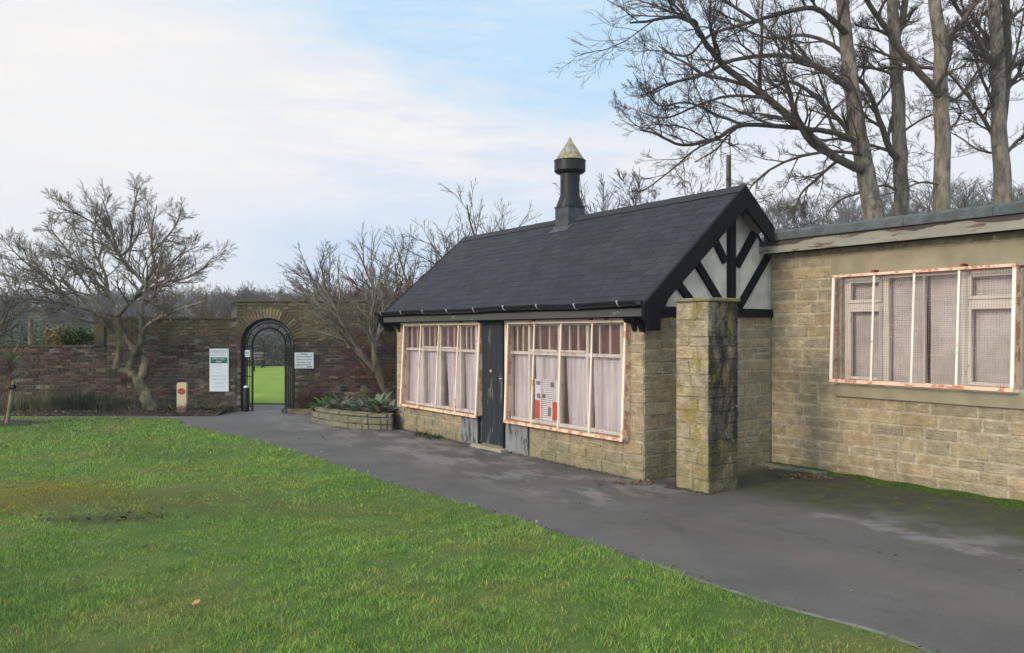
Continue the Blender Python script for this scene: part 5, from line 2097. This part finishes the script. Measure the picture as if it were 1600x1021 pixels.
limbs = [([(142, 484), (95, 462), (40, 440), (-10, 425)], -0.5, -0.2, 0.03, 0.010), ([(120, 478), (80, 440), (40, 410), (10, 380)], -0.6, -1.4, 0.028, 0.009),
         ([(200, 420), (180, 380), (170, 340), (160, 310)], 0.2, 0.0, 0.028, 0.009), ([(190, 405), (160, 360), (120, 335), (90, 325)], 0.2, -0.5, 0.026, 0.009),
         ([(142, 484), (99, 475), (43, 467), (0, 462), (-60, 455)], -0.5, -1.6, 0.038, 0.012), ([(150, 488), (110, 450), (70, 425), (30, 405)], -0.5, 0.0, 0.03, 0.010),
         ([(166, 497), (140, 455), (120, 420), (100, 385), (80, 360)], -0.4, -1.0, 0.033, 0.010),
         ([(220, 493), (226, 465), (228, 450), (205, 420), (188, 400), (150, 375), (100, 345)], -0.2, 0.4, 0.05, 0.010),
         ([(185, 493), (198, 478), (205, 470), (222, 450), (240, 415), (238, 395), (237, 360), (245, 320)], 0.15, -0.5, 0.05, 0.010),
         ([(190, 400), (203, 385), (207, 350), (212, 310), (216, 296)], 0.3, 0.0, 0.03, 0.009), ([(222, 516), (241, 501), (267, 488), (297, 478), (320, 470)], -0.2, -0.8, 0.038, 0.012),
         ([(226, 470), (237, 467), (259, 441), (285, 436), (310, 425), (335, 400)], -0.2, -0.9, 0.04, 0.010), ([(238, 395), (262, 370), (278, 345), (285, 325)], -0.2, 0.6, 0.028, 0.009),
         ([(185, 493), (170, 460), (165, 430), (150, 400), (145, 365), (160, 330)], 0.15, 0.9, 0.042, 0.010), ([(228, 450), (250, 430), (280, 400), (310, 385)], -0.2, 0.7, 0.03, 0.009),
         ([(181, 519), (160, 505), (135, 500), (100, 490), (70, 485)], -0.3, -1.2, 0.025, 0.009), ([(160, 430), (130, 415), (100, 400), (60, 395)], 0.5, 0.3, 0.025, 0.008)]
for path, a, b, r0, r1 in limbs:
    traced(cr, g, path, Y + a, Y + b, r0, r1, PM, ref=ref, t0=0.12)
tr.build('trunk', M['bark_mag'], mt)
cr.build('crown', M['twig_mag'], mt)

# big winter trees on the right
PB = dict(kids=[(11, 42, 0.31), (8, 38, 0.50), (6, 36, 0.50), (3, 34, 0.6)], wander=0.14, trop=0.02, rmin=0.0042, seg=0.26, flat=True)
PBs = dict(PB, kids=[(6, 45, 0.34), (6, 40, 0.5), (5, 36, 0.5), (3, 34, 0.55)])


def bigtree(label, Yt, trunk, r0, r1, limbs, seed, group='tall bare trees behind the extension'):
    g = np.random.default_rng(seed)
    ref = px3(trunk[0][0], 520, Yt); ref[2] = 0
    root = tree_root('winter_tree', label, tuple(ref), group)
    tr, cr = Tubes(), Tubes()
    base = [(trunk[0][0] + 3, 520 + CAMH / Yt * 1244 + 8), (trunk[0][0] + 1, 470)] + trunk
    pts, dirs, rr, L = traced(tr, g, base, Yt, Yt, r0, r1, PBs, ref=ref, sides=14, kids=False)
    # small shoots on the trunk
    for path, a, b, q0, q1, big in limbs:
        traced(tr if big > 1 else cr, g, path, Yt + a, Yt + b, q0, q1, PB if big else PBs, ref=ref, sides=8, t0=0.12)
    for k in range(26):
        i = g.integers(len(pts) // 3, len(pts) - 1)
        dd = g.normal(0, 1, 3); dd[2] = abs(dd[2]) * 0.5
        grow(cr, g, pts[i], dd, g.uniform(0.5, 1.6), 0.012, 1, dict(PBs, trop=0.06))
    tr.build('trunk', M['bark_big'], root)
    cr.build('crown', M['bark_limb'], root)


bigtree('tall bare tree with the long limbs sweeping left over the cottage', 22, [(1366, 345), (1358, 300), (1347, 240), (1338, 190), (1330, 130), (1322, 60), (1316, 0), (1308, -90), (1300, -200)], 0.31, 0.12, [
    ([(1350, 266), (1337, 262), (1294, 238), (1250, 197), (1197, 153), (1140, 110), (1112, 80), (1092, 50), (1084, 33), (1050, 27), (1010, 34), (985, 36)], 0, -3.5, 0.13, 0.022, 1),
    ([(1345, 228), (1337, 223), (1307, 184), (1246, 131), (1206, 138), (1160, 160)], 0, 1.6, 0.10, 0.02, 1),
    ([(1345, 226), (1307, 208), (1250, 201), (1162, 195), (1119, 217), (1066, 227), (1027, 210), (1000, 203)], 0, -2.4, 0.09, 0.018, 1),
    ([(1332, 140), (1324, 136), (1294, 114), (1259, 96), (1215, 87), (1145, 94), (1097, 118), (1044, 131), (1015, 145), (1000, 150)], 0, -1.5, 0.10, 0.016, 1),
    ([(1325, 57), (1310, 40), (1272, 13), (1225, 20), (1180, 33), (1110, 55), (1075, 87), (1035, 80)], 0, -2.4, 0.09, 0.016, 1),
    ([(1347, 245), (1337, 240), (1285, 238), (1224, 254), (1184, 280), (1165, 305)], 0, -1.8, 0.06, 0.014, 1),
    ([(1318, 243), (1276, 280), (1250, 306), (1237, 350)], 0, -1.0, 0.05, 0.014, 1),
    ([(1092, 50), (1060, 15), (1035, -10), (1010, -40)], -3.0, -4.0, 0.035, 0.012, 1),
    ([(1197, 153), (1140, 150), (1090, 165), (1040, 185), (1000, 175)], -1.6, -2.8, 0.045, 0.012, 1),
    ([(1162, 195), (1120, 180), (1075, 160), (1030, 165), (1005, 140)], -1.5, -3.0, 0.04, 0.012, 1),
    ([(1180, 33), (1140, 5), (1100, -20), (1060, -50)], -1.5, -2.0, 0.045, 0.014, 1),
    ([(1334, 100), (1300, 70), (1255, 55), (1200, 60), (1150, 40), (1110, 30)], 0, 2.0, 0.07, 0.014, 1),
    ([(1316, 0), (1290, -40), (1240, -60), (1180, -70)], 0, -1.5, 0.09, 0.02, 1),
    ([(1119, 217), (1085, 235), (1050, 265), (1010, 295), (985, 300)], -1.8, -3.0, 0.03, 0.012, 1),
    ([(1345, 262), (1350, 200), (1345, 165), (1325, 120), (1300, 120)], 0, -1.2, 0.05, 0.014, 0),
], 31)
bigtree('slimmer bare tree second from the left of the tall row', 23.5, [(1408, 338), (1407, 262), (1404, 175), (1400, 87), (1395, 22), (1393, -60), (1390, -200)], 0.245, 0.13, [
    ([(1404, 250), (1390, 232), (1368, 170), (1352, 135), (1337, 118), (1320, 118)], 0, -1.4, 0.11, 0.02, 1),
    ([(1400, 60), (1412, 20), (1420, -40)], 0, 0.5, 0.12, 0.08, 0), ([(1402, 120), (1370, 108), (1340, 105), (1290, 115), (1240, 105)], 0, 2, 0.05, 0.014, 1),
    ([(1406, 210), (1435, 190), (1470, 175), (1520, 165)], 0, 1.5, 0.04, 0.012, 0), ([(1405, 300), (1380, 290), (1350, 300), (1310, 315), (1290, 340)], 0, -1, 0.04, 0.012, 0)], 32)
bigtree('thick bare tree third from the left of the tall row', 22.5, [(1471, 330), (1472, 219), (1470, 131), (1470, 66), (1461, 9), (1455, -60), (1450, -200)], 0.25, 0.14, [
    ([(1472, 150), (1458, 138), (1412, 83), (1381, 39), (1355, 0), (1340, -50)], 0, -1.5, 0.115, 0.05, 1), ([(1473, 90), (1482, 65), (1499, 39), (1525, 4), (1545, -50)], 0, -0.8, 0.08, 0.04, 1),
    ([(1471, 108), (1430, 105), (1390, 107), (1350, 108)], 0, 1.2, 0.06, 0.014, 1), ([(1473, 160), (1500, 150), (1530, 110), (1560, 90)], 0, 1.5, 0.05, 0.014, 1),
    ([(1472, 215), (1495, 190), (1500, 170), (1480, 150), (1440, 150)], 0, -1.2, 0.035, 0.012, 0), ([(1472, 290), (1440, 285), (1400, 300), (1360, 310)], 0, -1.5, 0.03, 0.012, 0)], 33)
bigtree('forked bare tree at the right end of the tall row', 24, [(1567, 310), (1562, 219), (1560, 160), (1557, 66), (1553, 0), (1548, -80), (1545, -200)], 0.29, 0.12, [
    ([(1563, 200), (1572, 120), (1573, 66), (1572, 0), (1575, -80)], 0.2, 0.8, 0.16, 0.09, 1), ([(1560, 227), (1530, 175), (1486, 118), (1440, 90)], 0, 1.0, 0.07, 0.02, 1),
    ([(1558, 110), (1543, 87), (1512, 35), (1490, 0), (1475, -50)], 0, -1.0, 0.09, 0.04, 1), ([(1566, 140), (1582, 105), (1595, 44), (1605, -10)], 0, 0.5, 0.05, 0.02, 1),
    ([(1560, 180), (1530, 110), (1520, 60), (1530, 10)], 0, -0.8, 0.05, 0.02, 1), ([(1565, 250), (1590, 220), (1625, 200), (1660, 170)], 0, -1, 0.06, 0.014, 1), ([(1562, 240), (1530, 235), (1500, 215), (1470, 200)], 0, 1.5, 0.04, 0.012, 0)], 34)


# procedurally grown garden trees
def wild_tree(name, label, loc, H, spread, seed, mat_, r0, kids, lean=(0, 0), group=None, stems=6, trop=0.035, trunk_h=0.3, rmin=0.008, wander=0.09, crown_mat=None):
    g = np.random.default_rng(seed)
    root = tree_root(name, label, loc, group)
    tr, cr = Tubes(), Tubes()
    th_ = H * trunk_h
    pts = [np.array([lean[0] * t_ * th_, lean[1] * t_ * th_, t_ * th_ - 0.1]) + g.normal(0, 0.02, 3) * (t_ > 0) for t_ in np.linspace(0, 1, 6)]
    tr.add(pts, np.linspace(r0, r0 * 0.75, 6), 10)
    P = dict(kids=kids, wander=wander, trop=trop, rmin=rmin, seg=H * 0.06)
    for k in range(stems):
        a = 2 * math.pi * (k + g.uniform(0, 0.7)) / stems
        d = np.array([math.cos(a) * spread + lean[0], math.sin(a) * spread + lean[1], 1.0])
        grow(cr, g, pts[-1] - np.array([0, 0, g.uniform(0, th_ * 0.25)]), d, H * (1 - trunk_h) * g.uniform(0.7, 1.05), r0 * 0.42, 0, P)
    tr.build('trunk', mat_, root)
    cr.build('crown', crown_mat or mat_, root)


def at(x, Y_, z=0):
    return ((x - 800) / 1244 * Y_, Y_, z)


K4 = [(8, 30, 0.52), (6, 30, 0.48), (3, 28, 0.5)]
K5 = [(10, 32, 0.52), (7, 30, 0.5), (4, 28, 0.5)]
wild_tree('leaning_tree', 'slender bare tree leaning left beside the cottage end', (-2.32, 16.35, 0), 3.5, 0.5, 41, M['bark_mag'], 0.10, K5, (-0.42, 0.02), trunk_h=0.38, rmin=0.0045, crown_mat=M['twig_mag'])
wild_tree('garden_tree', 'bare multi stemmed tree rising behind the high wall beside the roof', at(545, 25), 4.3, 0.65, 42, M['bark_far'], 0.14, K5, rmin=0.0055)
wild_tree('garden_tree', 'bare tree crown rising over the left verge of the roof', at(645, 26), 5.3, 0.75, 43, M['bark_far'], 0.16, K5, rmin=0.0055)
wild_tree('garden_tree', 'bare tree crown showing above the ridge, right of two', at(775, 30), 6.9, 0.75, 44, M['bark_far'], 0.16, K4, rmin=0.008)
wild_tree('garden_tree', 'pale bare tree crown above the ridge, left of two', at(705, 24), 5.8, 0.75, 48, M['bark_far'], 0.15, K5, rmin=0.006)
wild_tree('vent_tree', 'sparse bare sapling poking above the ridge behind the roof vent', at(905, 19), 4.7, 0.5, 45, M['bark_far'], 0.06, [(5, 30, 0.45), (4, 35, 0.5)], rmin=0.005, stems=6)
wild_tree('garden_tree', 'bare grey tree half cut off at the left edge of the frame', at(-25, 24), 3.8, 0.7, 46, M['bark_far'], 0.14, K5, rmin=0.0055)
wild_tree('garden_tree', 'small rounded bare tree behind the end of the lower wall', at(345, 34), 3.4, 0.7, 47, M['bark_far'], 0.13, K5, rmin=0.009)
wild_tree('garden_tree', 'distant small bare tree on the skyline left of the tall row', at(1030, 60), 13.0, 0.8, 49, M['bark_far'], 0.3, K5, rmin=0.02)
wild_tree('garden_tree', 'bushy bare tree behind the extension at the right edge', at(1600, 34), 9.0, 0.7, 50, M['bark_far'], 0.22, K5, rmin=0.009)
wild_tree('garden_tree', 'low bare tree in the gap before the forked tree', at(1525, 30), 6.6, 0.7, 51, M['bark_far'], 0.16, K5, rmin=0.008)
wild_tree('garden_tree', 'low bare tree between the second and third tall trunks', at(1438, 34), 6.4, 0.7, 52, M['bark_far'], 0.16, K5, rmin=0.009)
wild_tree('red_twig_shrub', 'red stemmed bare shrub between the high wall and the roof', at(612, 18.6), 3.0, 0.7, 53, M['bark_red'], 0.05, K4, rmin=0.006, stems=9, trunk_h=0.12)
wild_tree('wall_climber', 'leafless red climber spread over the brick wall by the cottage', (-2.75, 16.95, 0), 1.9, 0.6, 54, M['bark_red'], 0.025, [(7, 50, 0.5), (6, 45, 0.5), (4, 45, 0.5)], rmin=0.004, stems=8, trunk_h=0.1)


# yellow shrub over the low wall
def leaf_ball(name, label, loc, rx, ry, rz_, n, size, pal, split=None):
    root = thing(name, label, 'shrub', loc)
    m_ = MB()
    st = MB()
    for k in range(n):
        v = Vector((rng.gauss(0, 1), rng.gauss(0, 1), rng.gauss(0, 1))).normalized() * (rng.random() ** 0.4)
        lump = 1 + 0.25 * math.sin(v.x * 5 + 1) * math.cos(v.z * 6)
        p = Vector((v.x * rx * lump, v.y * ry * lump, rz_ + v.z * rz_ * lump))
        c = rng.choice(pal)
        if split and p.x < split: c = rng.choice([(0.32, 0.22, 0.03), (0.26, 0.15, 0.04), (0.38, 0.30, 0.05)])
        f = rng.uniform(0.5, 1.3)
        a, b = rng.uniform(0, 6.28), rng.uniform(-0.6, 0.9)
        d = Vector((math.cos(a) * math.cos(b), math.sin(a) * math.cos(b), math.sin(b)))
        s_ = Vector((-math.sin(a), math.cos(a), rng.uniform(-.4, .4))) * size * 0.32
        q = p + d * size
        m_.add([p, p + d * size * .5 + s_, q, p + d * size * .5 - s_], [(0, 1, 2, 3)], (c[0] * f, c[1] * f, c[2] * f))
    for k in range(9):
        a = rng.uniform(0, 6.28)
        st.tube([(0, 0, -loc[2]), (math.cos(a) * rx * .3, math.sin(a) * ry * .3, rz_ * .6), (math.cos(a) * rx * .8, math.sin(a) * ry * .8, rz_ * 1.4)], [0.02, 0.012, 0.005], 5)
    m_.build('foliage', M['leaf'], root)
    st.build('stems', M['bark_far'], root)


leaf_ball('wall_shrub', 'yellow and green leafy shrub bulging over the low brick wall', (-9.75, WY + 0.45, 1.30), 0.62, 0.35, 0.28, 2600, 0.075,
          [(0.10, 0.16, 0.03), (0.14, 0.20, 0.04), (0.07, 0.11, 0.025)], split=-0.1)
leaf_ball('evergreen_shrub', 'dark evergreen shrub behind the low wall by the wooden post', (-12.6, 21.0, 0.4), 1.3, 0.9, 0.75, 2600, 0.09, [(0.04, 0.07, 0.025), (0.055, 0.09, 0.03)])
leaf_ball('evergreen_shrub', 'greener shrub behind the low wall right of the wooden post', (-11.3, 22.0, 0.4), 0.9, 0.7, 0.62, 1800, 0.09, [(0.06, 0.11, 0.035), (0.05, 0.08, 0.03)])
leaf_ball('ivy_clump', 'ivy covered mound behind the extension roof at the right edge', (18.5, 30, 2.5), 2.6, 1.6, 2.0, 5000, 0.16, [(0.035, 0.05, 0.02), (0.05, 0.065, 0.025)])

# wooden posts
wp = thing('wooden_post', 'brown wooden post standing behind the low wall at left', 'post', at(48, 19.5))
m_ = MB(); m_.tube([(0, 0, 0), (0, 0, 2.05)], 0.055, 10); m_.build('post_body', M['wood'], wp, smooth=60)
m_ = MB(); m_.lathe([(0.062, 2.05), (0.062, 2.07), (0.01, 2.09)], 10); m_.build('post_cap', M['wood'], wp)
wp = thing('utility_pole', 'pale timber pole rising behind the cottage ridge', 'pole', at(1138.5, 22))
m_ = MB(); m_.tube([(0, 0, 0), (0.0, 0, 6.6)], [0.09, 0.07], 12); m_.build('pole_shaft', M['stake'], wp, smooth=60)
m_ = MB(); m_.box(-0.10, 0.02, -0.08, -0.065, 5.9, 5.93); m_.tube([(0, -0.075, 5.5), (0, -0.075, 6.4)], 0.012, 6); m_.build('cable_clip', M['iron'], wp)

# staked spiky sapling at the left edge
sp = thing('staked_sapling', 'spiky topped young palm tied to a stake at the left edge', 'tree', (-9.28, 14.6, 0.02))
m_ = MB(); m_.tube([(0.02, 0, 0), (0.13, 0.02, 0.80)], [0.035, 0.033], 10); m_.build('stake', M['stake'], sp, smooth=60)
m_ = MB(); m_.tube([(-0.06, 0.05, 0), (0.04, 0.03, 0.5), (0.08, 0.0, 0.85), (0.09, 0, 1.15)], [0.025, 0.02, 0.018, 0.02], 8); m_.build('trunk', M['bark_red'], sp, smooth=60)
m_ = MB(); m_.tube([(0.06, 0, 0.68), (0.16, 0.0, 0.68)], 0.045, 10); m_.build('tie', M['iron'], sp)
m_ = MB()
for k in range(120):
    a = rng.uniform(0, 6.28)
    leaf_blade(m_, (0.09, 0, 1.10 + rng.uniform(-0.25, 0.1)), (math.cos(a), math.sin(a)), rng.uniform(0.25, 0.48), 0.022,
               rng.choice([(0.13, 0.15, 0.07), (0.17, 0.17, 0.10), (0.15, 0.09, 0.06)]), rng.uniform(0.1, 0.6), rng.uniform(0.0, 1.4), 3)
m_.build('crown', M['leaf'], sp)
mb = MB()
nn_ = 28
mb.face([(-9.4 + 0.85 * math.cos(2 * math.pi * q / nn_) * rng.uniform(.9, 1.1), 14.65 + 0.48 * math.sin(2 * math.pi * q / nn_) * rng.uniform(.9, 1.1), 0.038) for q in range(nn_)])
tag(mb.build('tree_pit', M['soil']), kind='structure')

# bench beyond the arch
be = thing('park_bench', 'weathered timber bench seen through the arch at the field edge', 'bench', at(396, 38.6, 0.012))
m_ = MB()
m_.box(-1.1, 0.62, 0.0, 0.03, 0.50, 0.60); m_.box(-1.1, 0.62, 0.0, 0.03, 0.64, 0.74)
m_.build('backrest', M['benchwood'], be, bevel=0.005)
m_ = MB(); m_.box(-1.1, 0.62, -0.42, -0.02, 0.38, 0.42); m_.build('seat', M['benchwood'], be, bevel=0.005)
for x in (-1.0, 0.5):
    m_ = MB(); m_.box(x, x + 0.06, -0.40, -0.34, 0, 0.38); m_.box(x, x + 0.06, -0.02, 0.0, 0, 0.78); m_.box(x, x + 0.06, -0.40, -0.02, 0.55, 0.60)
    m_.build('leg', M['iron'], be)
pp = thing('field_post', 'thin dark post beside the bench beyond the arch', 'post', at(412, 39.3, 0.012))
m_ = MB(); m_.tube([(0, 0, 0), (0, 0, 1.3)], 0.04, 8); m_.build('post_body', M['iron'], pp)
m_ = MB(); m_.lathe([(0.05, 1.3), (0.05, 1.33), (0.01, 1.36)], 8); m_.build('post_cap', M['iron'], pp)
# hedge at the far side of the field
def hedge():
    n = 110000
    x = nrg.uniform(-40, 12, n); t_ = nrg.random(n); y = 41.0 + nrg.uniform(-0.5, 1.0, n)
    z = t_ ** 0.8 * (1.7 + 0.35 * np.sin(x * 0.7) + 0.2 * np.sin(x * 2.3))
    a = nrg.uniform(0, 6.28, n); b = nrg.uniform(-1, 1, n); s_ = 0.07
    d = np.c_[np.cos(a) * np.cos(b), np.sin(a) * np.cos(b), np.sin(b)] * s_
    e_ = nrg.normal(0, 1, (n, 3)); e_ = np.cross(d, e_); e_ = e_ / np.linalg.norm(e_, axis=1)[:, None] * s_ * 0.4
    p = np.c_[x, y, z]
    V = np.stack([p - d, p + e_, p + d, p - e_], 1).reshape(-1, 3)
    F = np.arange(n)[:, None] * 4 + np.array([[0, 1, 2, 3]])
    c = np.array([[0.13, 0.13, 0.11]]) * nrg.uniform(0.6, 1.5, (n, 1))
    o_ = quadmesh('hedge', V, F, M['leaf'], None, False, np.repeat(c, 4, 0))
    tag(o_, 'grey green clipped hedge along the far side of the field', 'hedge')


hedge()


# ------------------------------------------------------------------ far wood on the valley side
def wood():
    protos = []
    for s_ in range(7):
        g = np.random.default_rng(100 + s_)
        tb = Tubes()
        H = 1.0
        tb.add([np.array([0, 0, -0.02]), np.array([0.01, 0, 0.2]), np.array([0, 0.01, 0.42])], [0.022, 0.018, 0.013], 4)
        P = dict(kids=[(7, 32, 0.5), (6, 30, 0.48), (3, 30, 0.5)], wander=0.10, trop=0.06, rmin=0.0016, seg=0.12)
        for k in range(5):
            a = 2 * math.pi * (k + g.uniform(0, .6)) / 5
            grow(tb, g, np.array([0, 0, 0.2 + 0.05 * k]), np.array([math.cos(a) * .55, math.sin(a) * .55, 1]), 0.52 * g.uniform(.8, 1.1), 0.011, 0, P)
        protos.append(tb.arrays())
    V, F, n = [], [], 0
    pts = []
    for _ in range(820):
        y = 48 + 150 * nrg.random() ** 1.3
        x = nrg.uniform(-0.72 * y - 8, 0.75 * y + 8)
        u = x / y * 1244 + 800
        if 620 < u < 1150 and y < 90: continue
        if y > 100 and nrg.random() < 0.25: continue
        if x < 0:
            y = 78 + (y - 48) * 0.8; x *= 1.25
            pts.append((x, y, nrg.uniform(4.2, 6.2)))
        else:
            pts.append((x, y, nrg.uniform(6.0, 9.0)))
    for x, y, H in pts:
        v, f = protos[nrg.integers(0, 7)]
        a = nrg.uniform(0, 6.28)
        ca, sa = math.cos(a), math.sin(a)
        v2 = np.c_[(v[:, 0] * ca - v[:, 1] * sa) * H * 1.25 + x, (v[:, 0] * sa + v[:, 1] * ca) * H * 1.25 + y, v[:, 2] * H + hill_h(x, y)]
        V.append(v2); F.append(f + n); n += len(v2)
    o_ = quadmesh('wood', np.concatenate(V), np.concatenate(F), M['bark_far'])
    tag(o_, 'bare winter wood covering the far valley side', 'wood', kind='stuff')


wood()


# thicket of undergrowth on the slope so that the wood closes up
def scrub():
    n = 90000
    y = 44 + 120 * nrg.random(n) ** 1.2
    x = nrg.uniform(-0.75, 0.75, n) * y
    hz = np.array([hill_h(a, b) for a, b in zip(x, y)])
    z = hz + nrg.random(n) ** 1.5 * 2.6 * (0.6 + 0.4 * np.sin(x * 0.31) * np.cos(y * 0.23))
    a = nrg.uniform(0, 6.28, n); b = nrg.uniform(-0.2, 1.4, n)
    s_ = 0.35 * y / 90
    d = np.c_[np.cos(a) * np.cos(b), np.sin(a) * np.cos(b), np.sin(b)] * s_[:, None]
    e_ = np.cross(d, nrg.normal(0, 1, (n, 3))); e_ = e_ / np.linalg.norm(e_, axis=1)[:, None] * (s_ * 0.18)[:, None]
    p = np.c_[x, y, z]
    V = np.stack([p - d, p + e_, p + d, p - e_], 1).reshape(-1, 3)
    F = np.arange(n)[:, None] * 4 + np.array([[0, 1, 2, 3]])
    c = np.array([[0.085, 0.068, 0.05]]) * nrg.uniform(0.5, 1.5, (n, 1))
    g_ = nrg.random(n) < 0.25
    c[g_] = c[g_] * np.array([0.7, 1.0, 0.7])
    o_ = quadmesh('undergrowth', V, F, M['leaf'], None, False, np.repeat(c, 4, 0))
    tag(o_, 'brown brambles and scrub under the far wood', 'undergrowth', kind='stuff')


scrub()

# ------------------------------------------------------------------ winter haze in the valley
mb = MB()
mb.box(-302, 302, -62, 302, -2.5, 48)
mh = bpy.data.materials.new('winter haze')
mh.use_nodes = True
S.cycles.volume_bounces = 1
T = NT(mh.node_tree)
pv = T.n('ShaderNodeVolumePrincipled', None, Color=(0.82, 0.88, 1.0), Density=0.0008)
T.t.links.new(pv.outputs[0], T.n('ShaderNodeOutputMaterial').inputs['Volume'])
hz = mb.build('haze', mh)
tag(hz, 'thin pale winter haze filling the valley air', 'haze', kind='stuff')
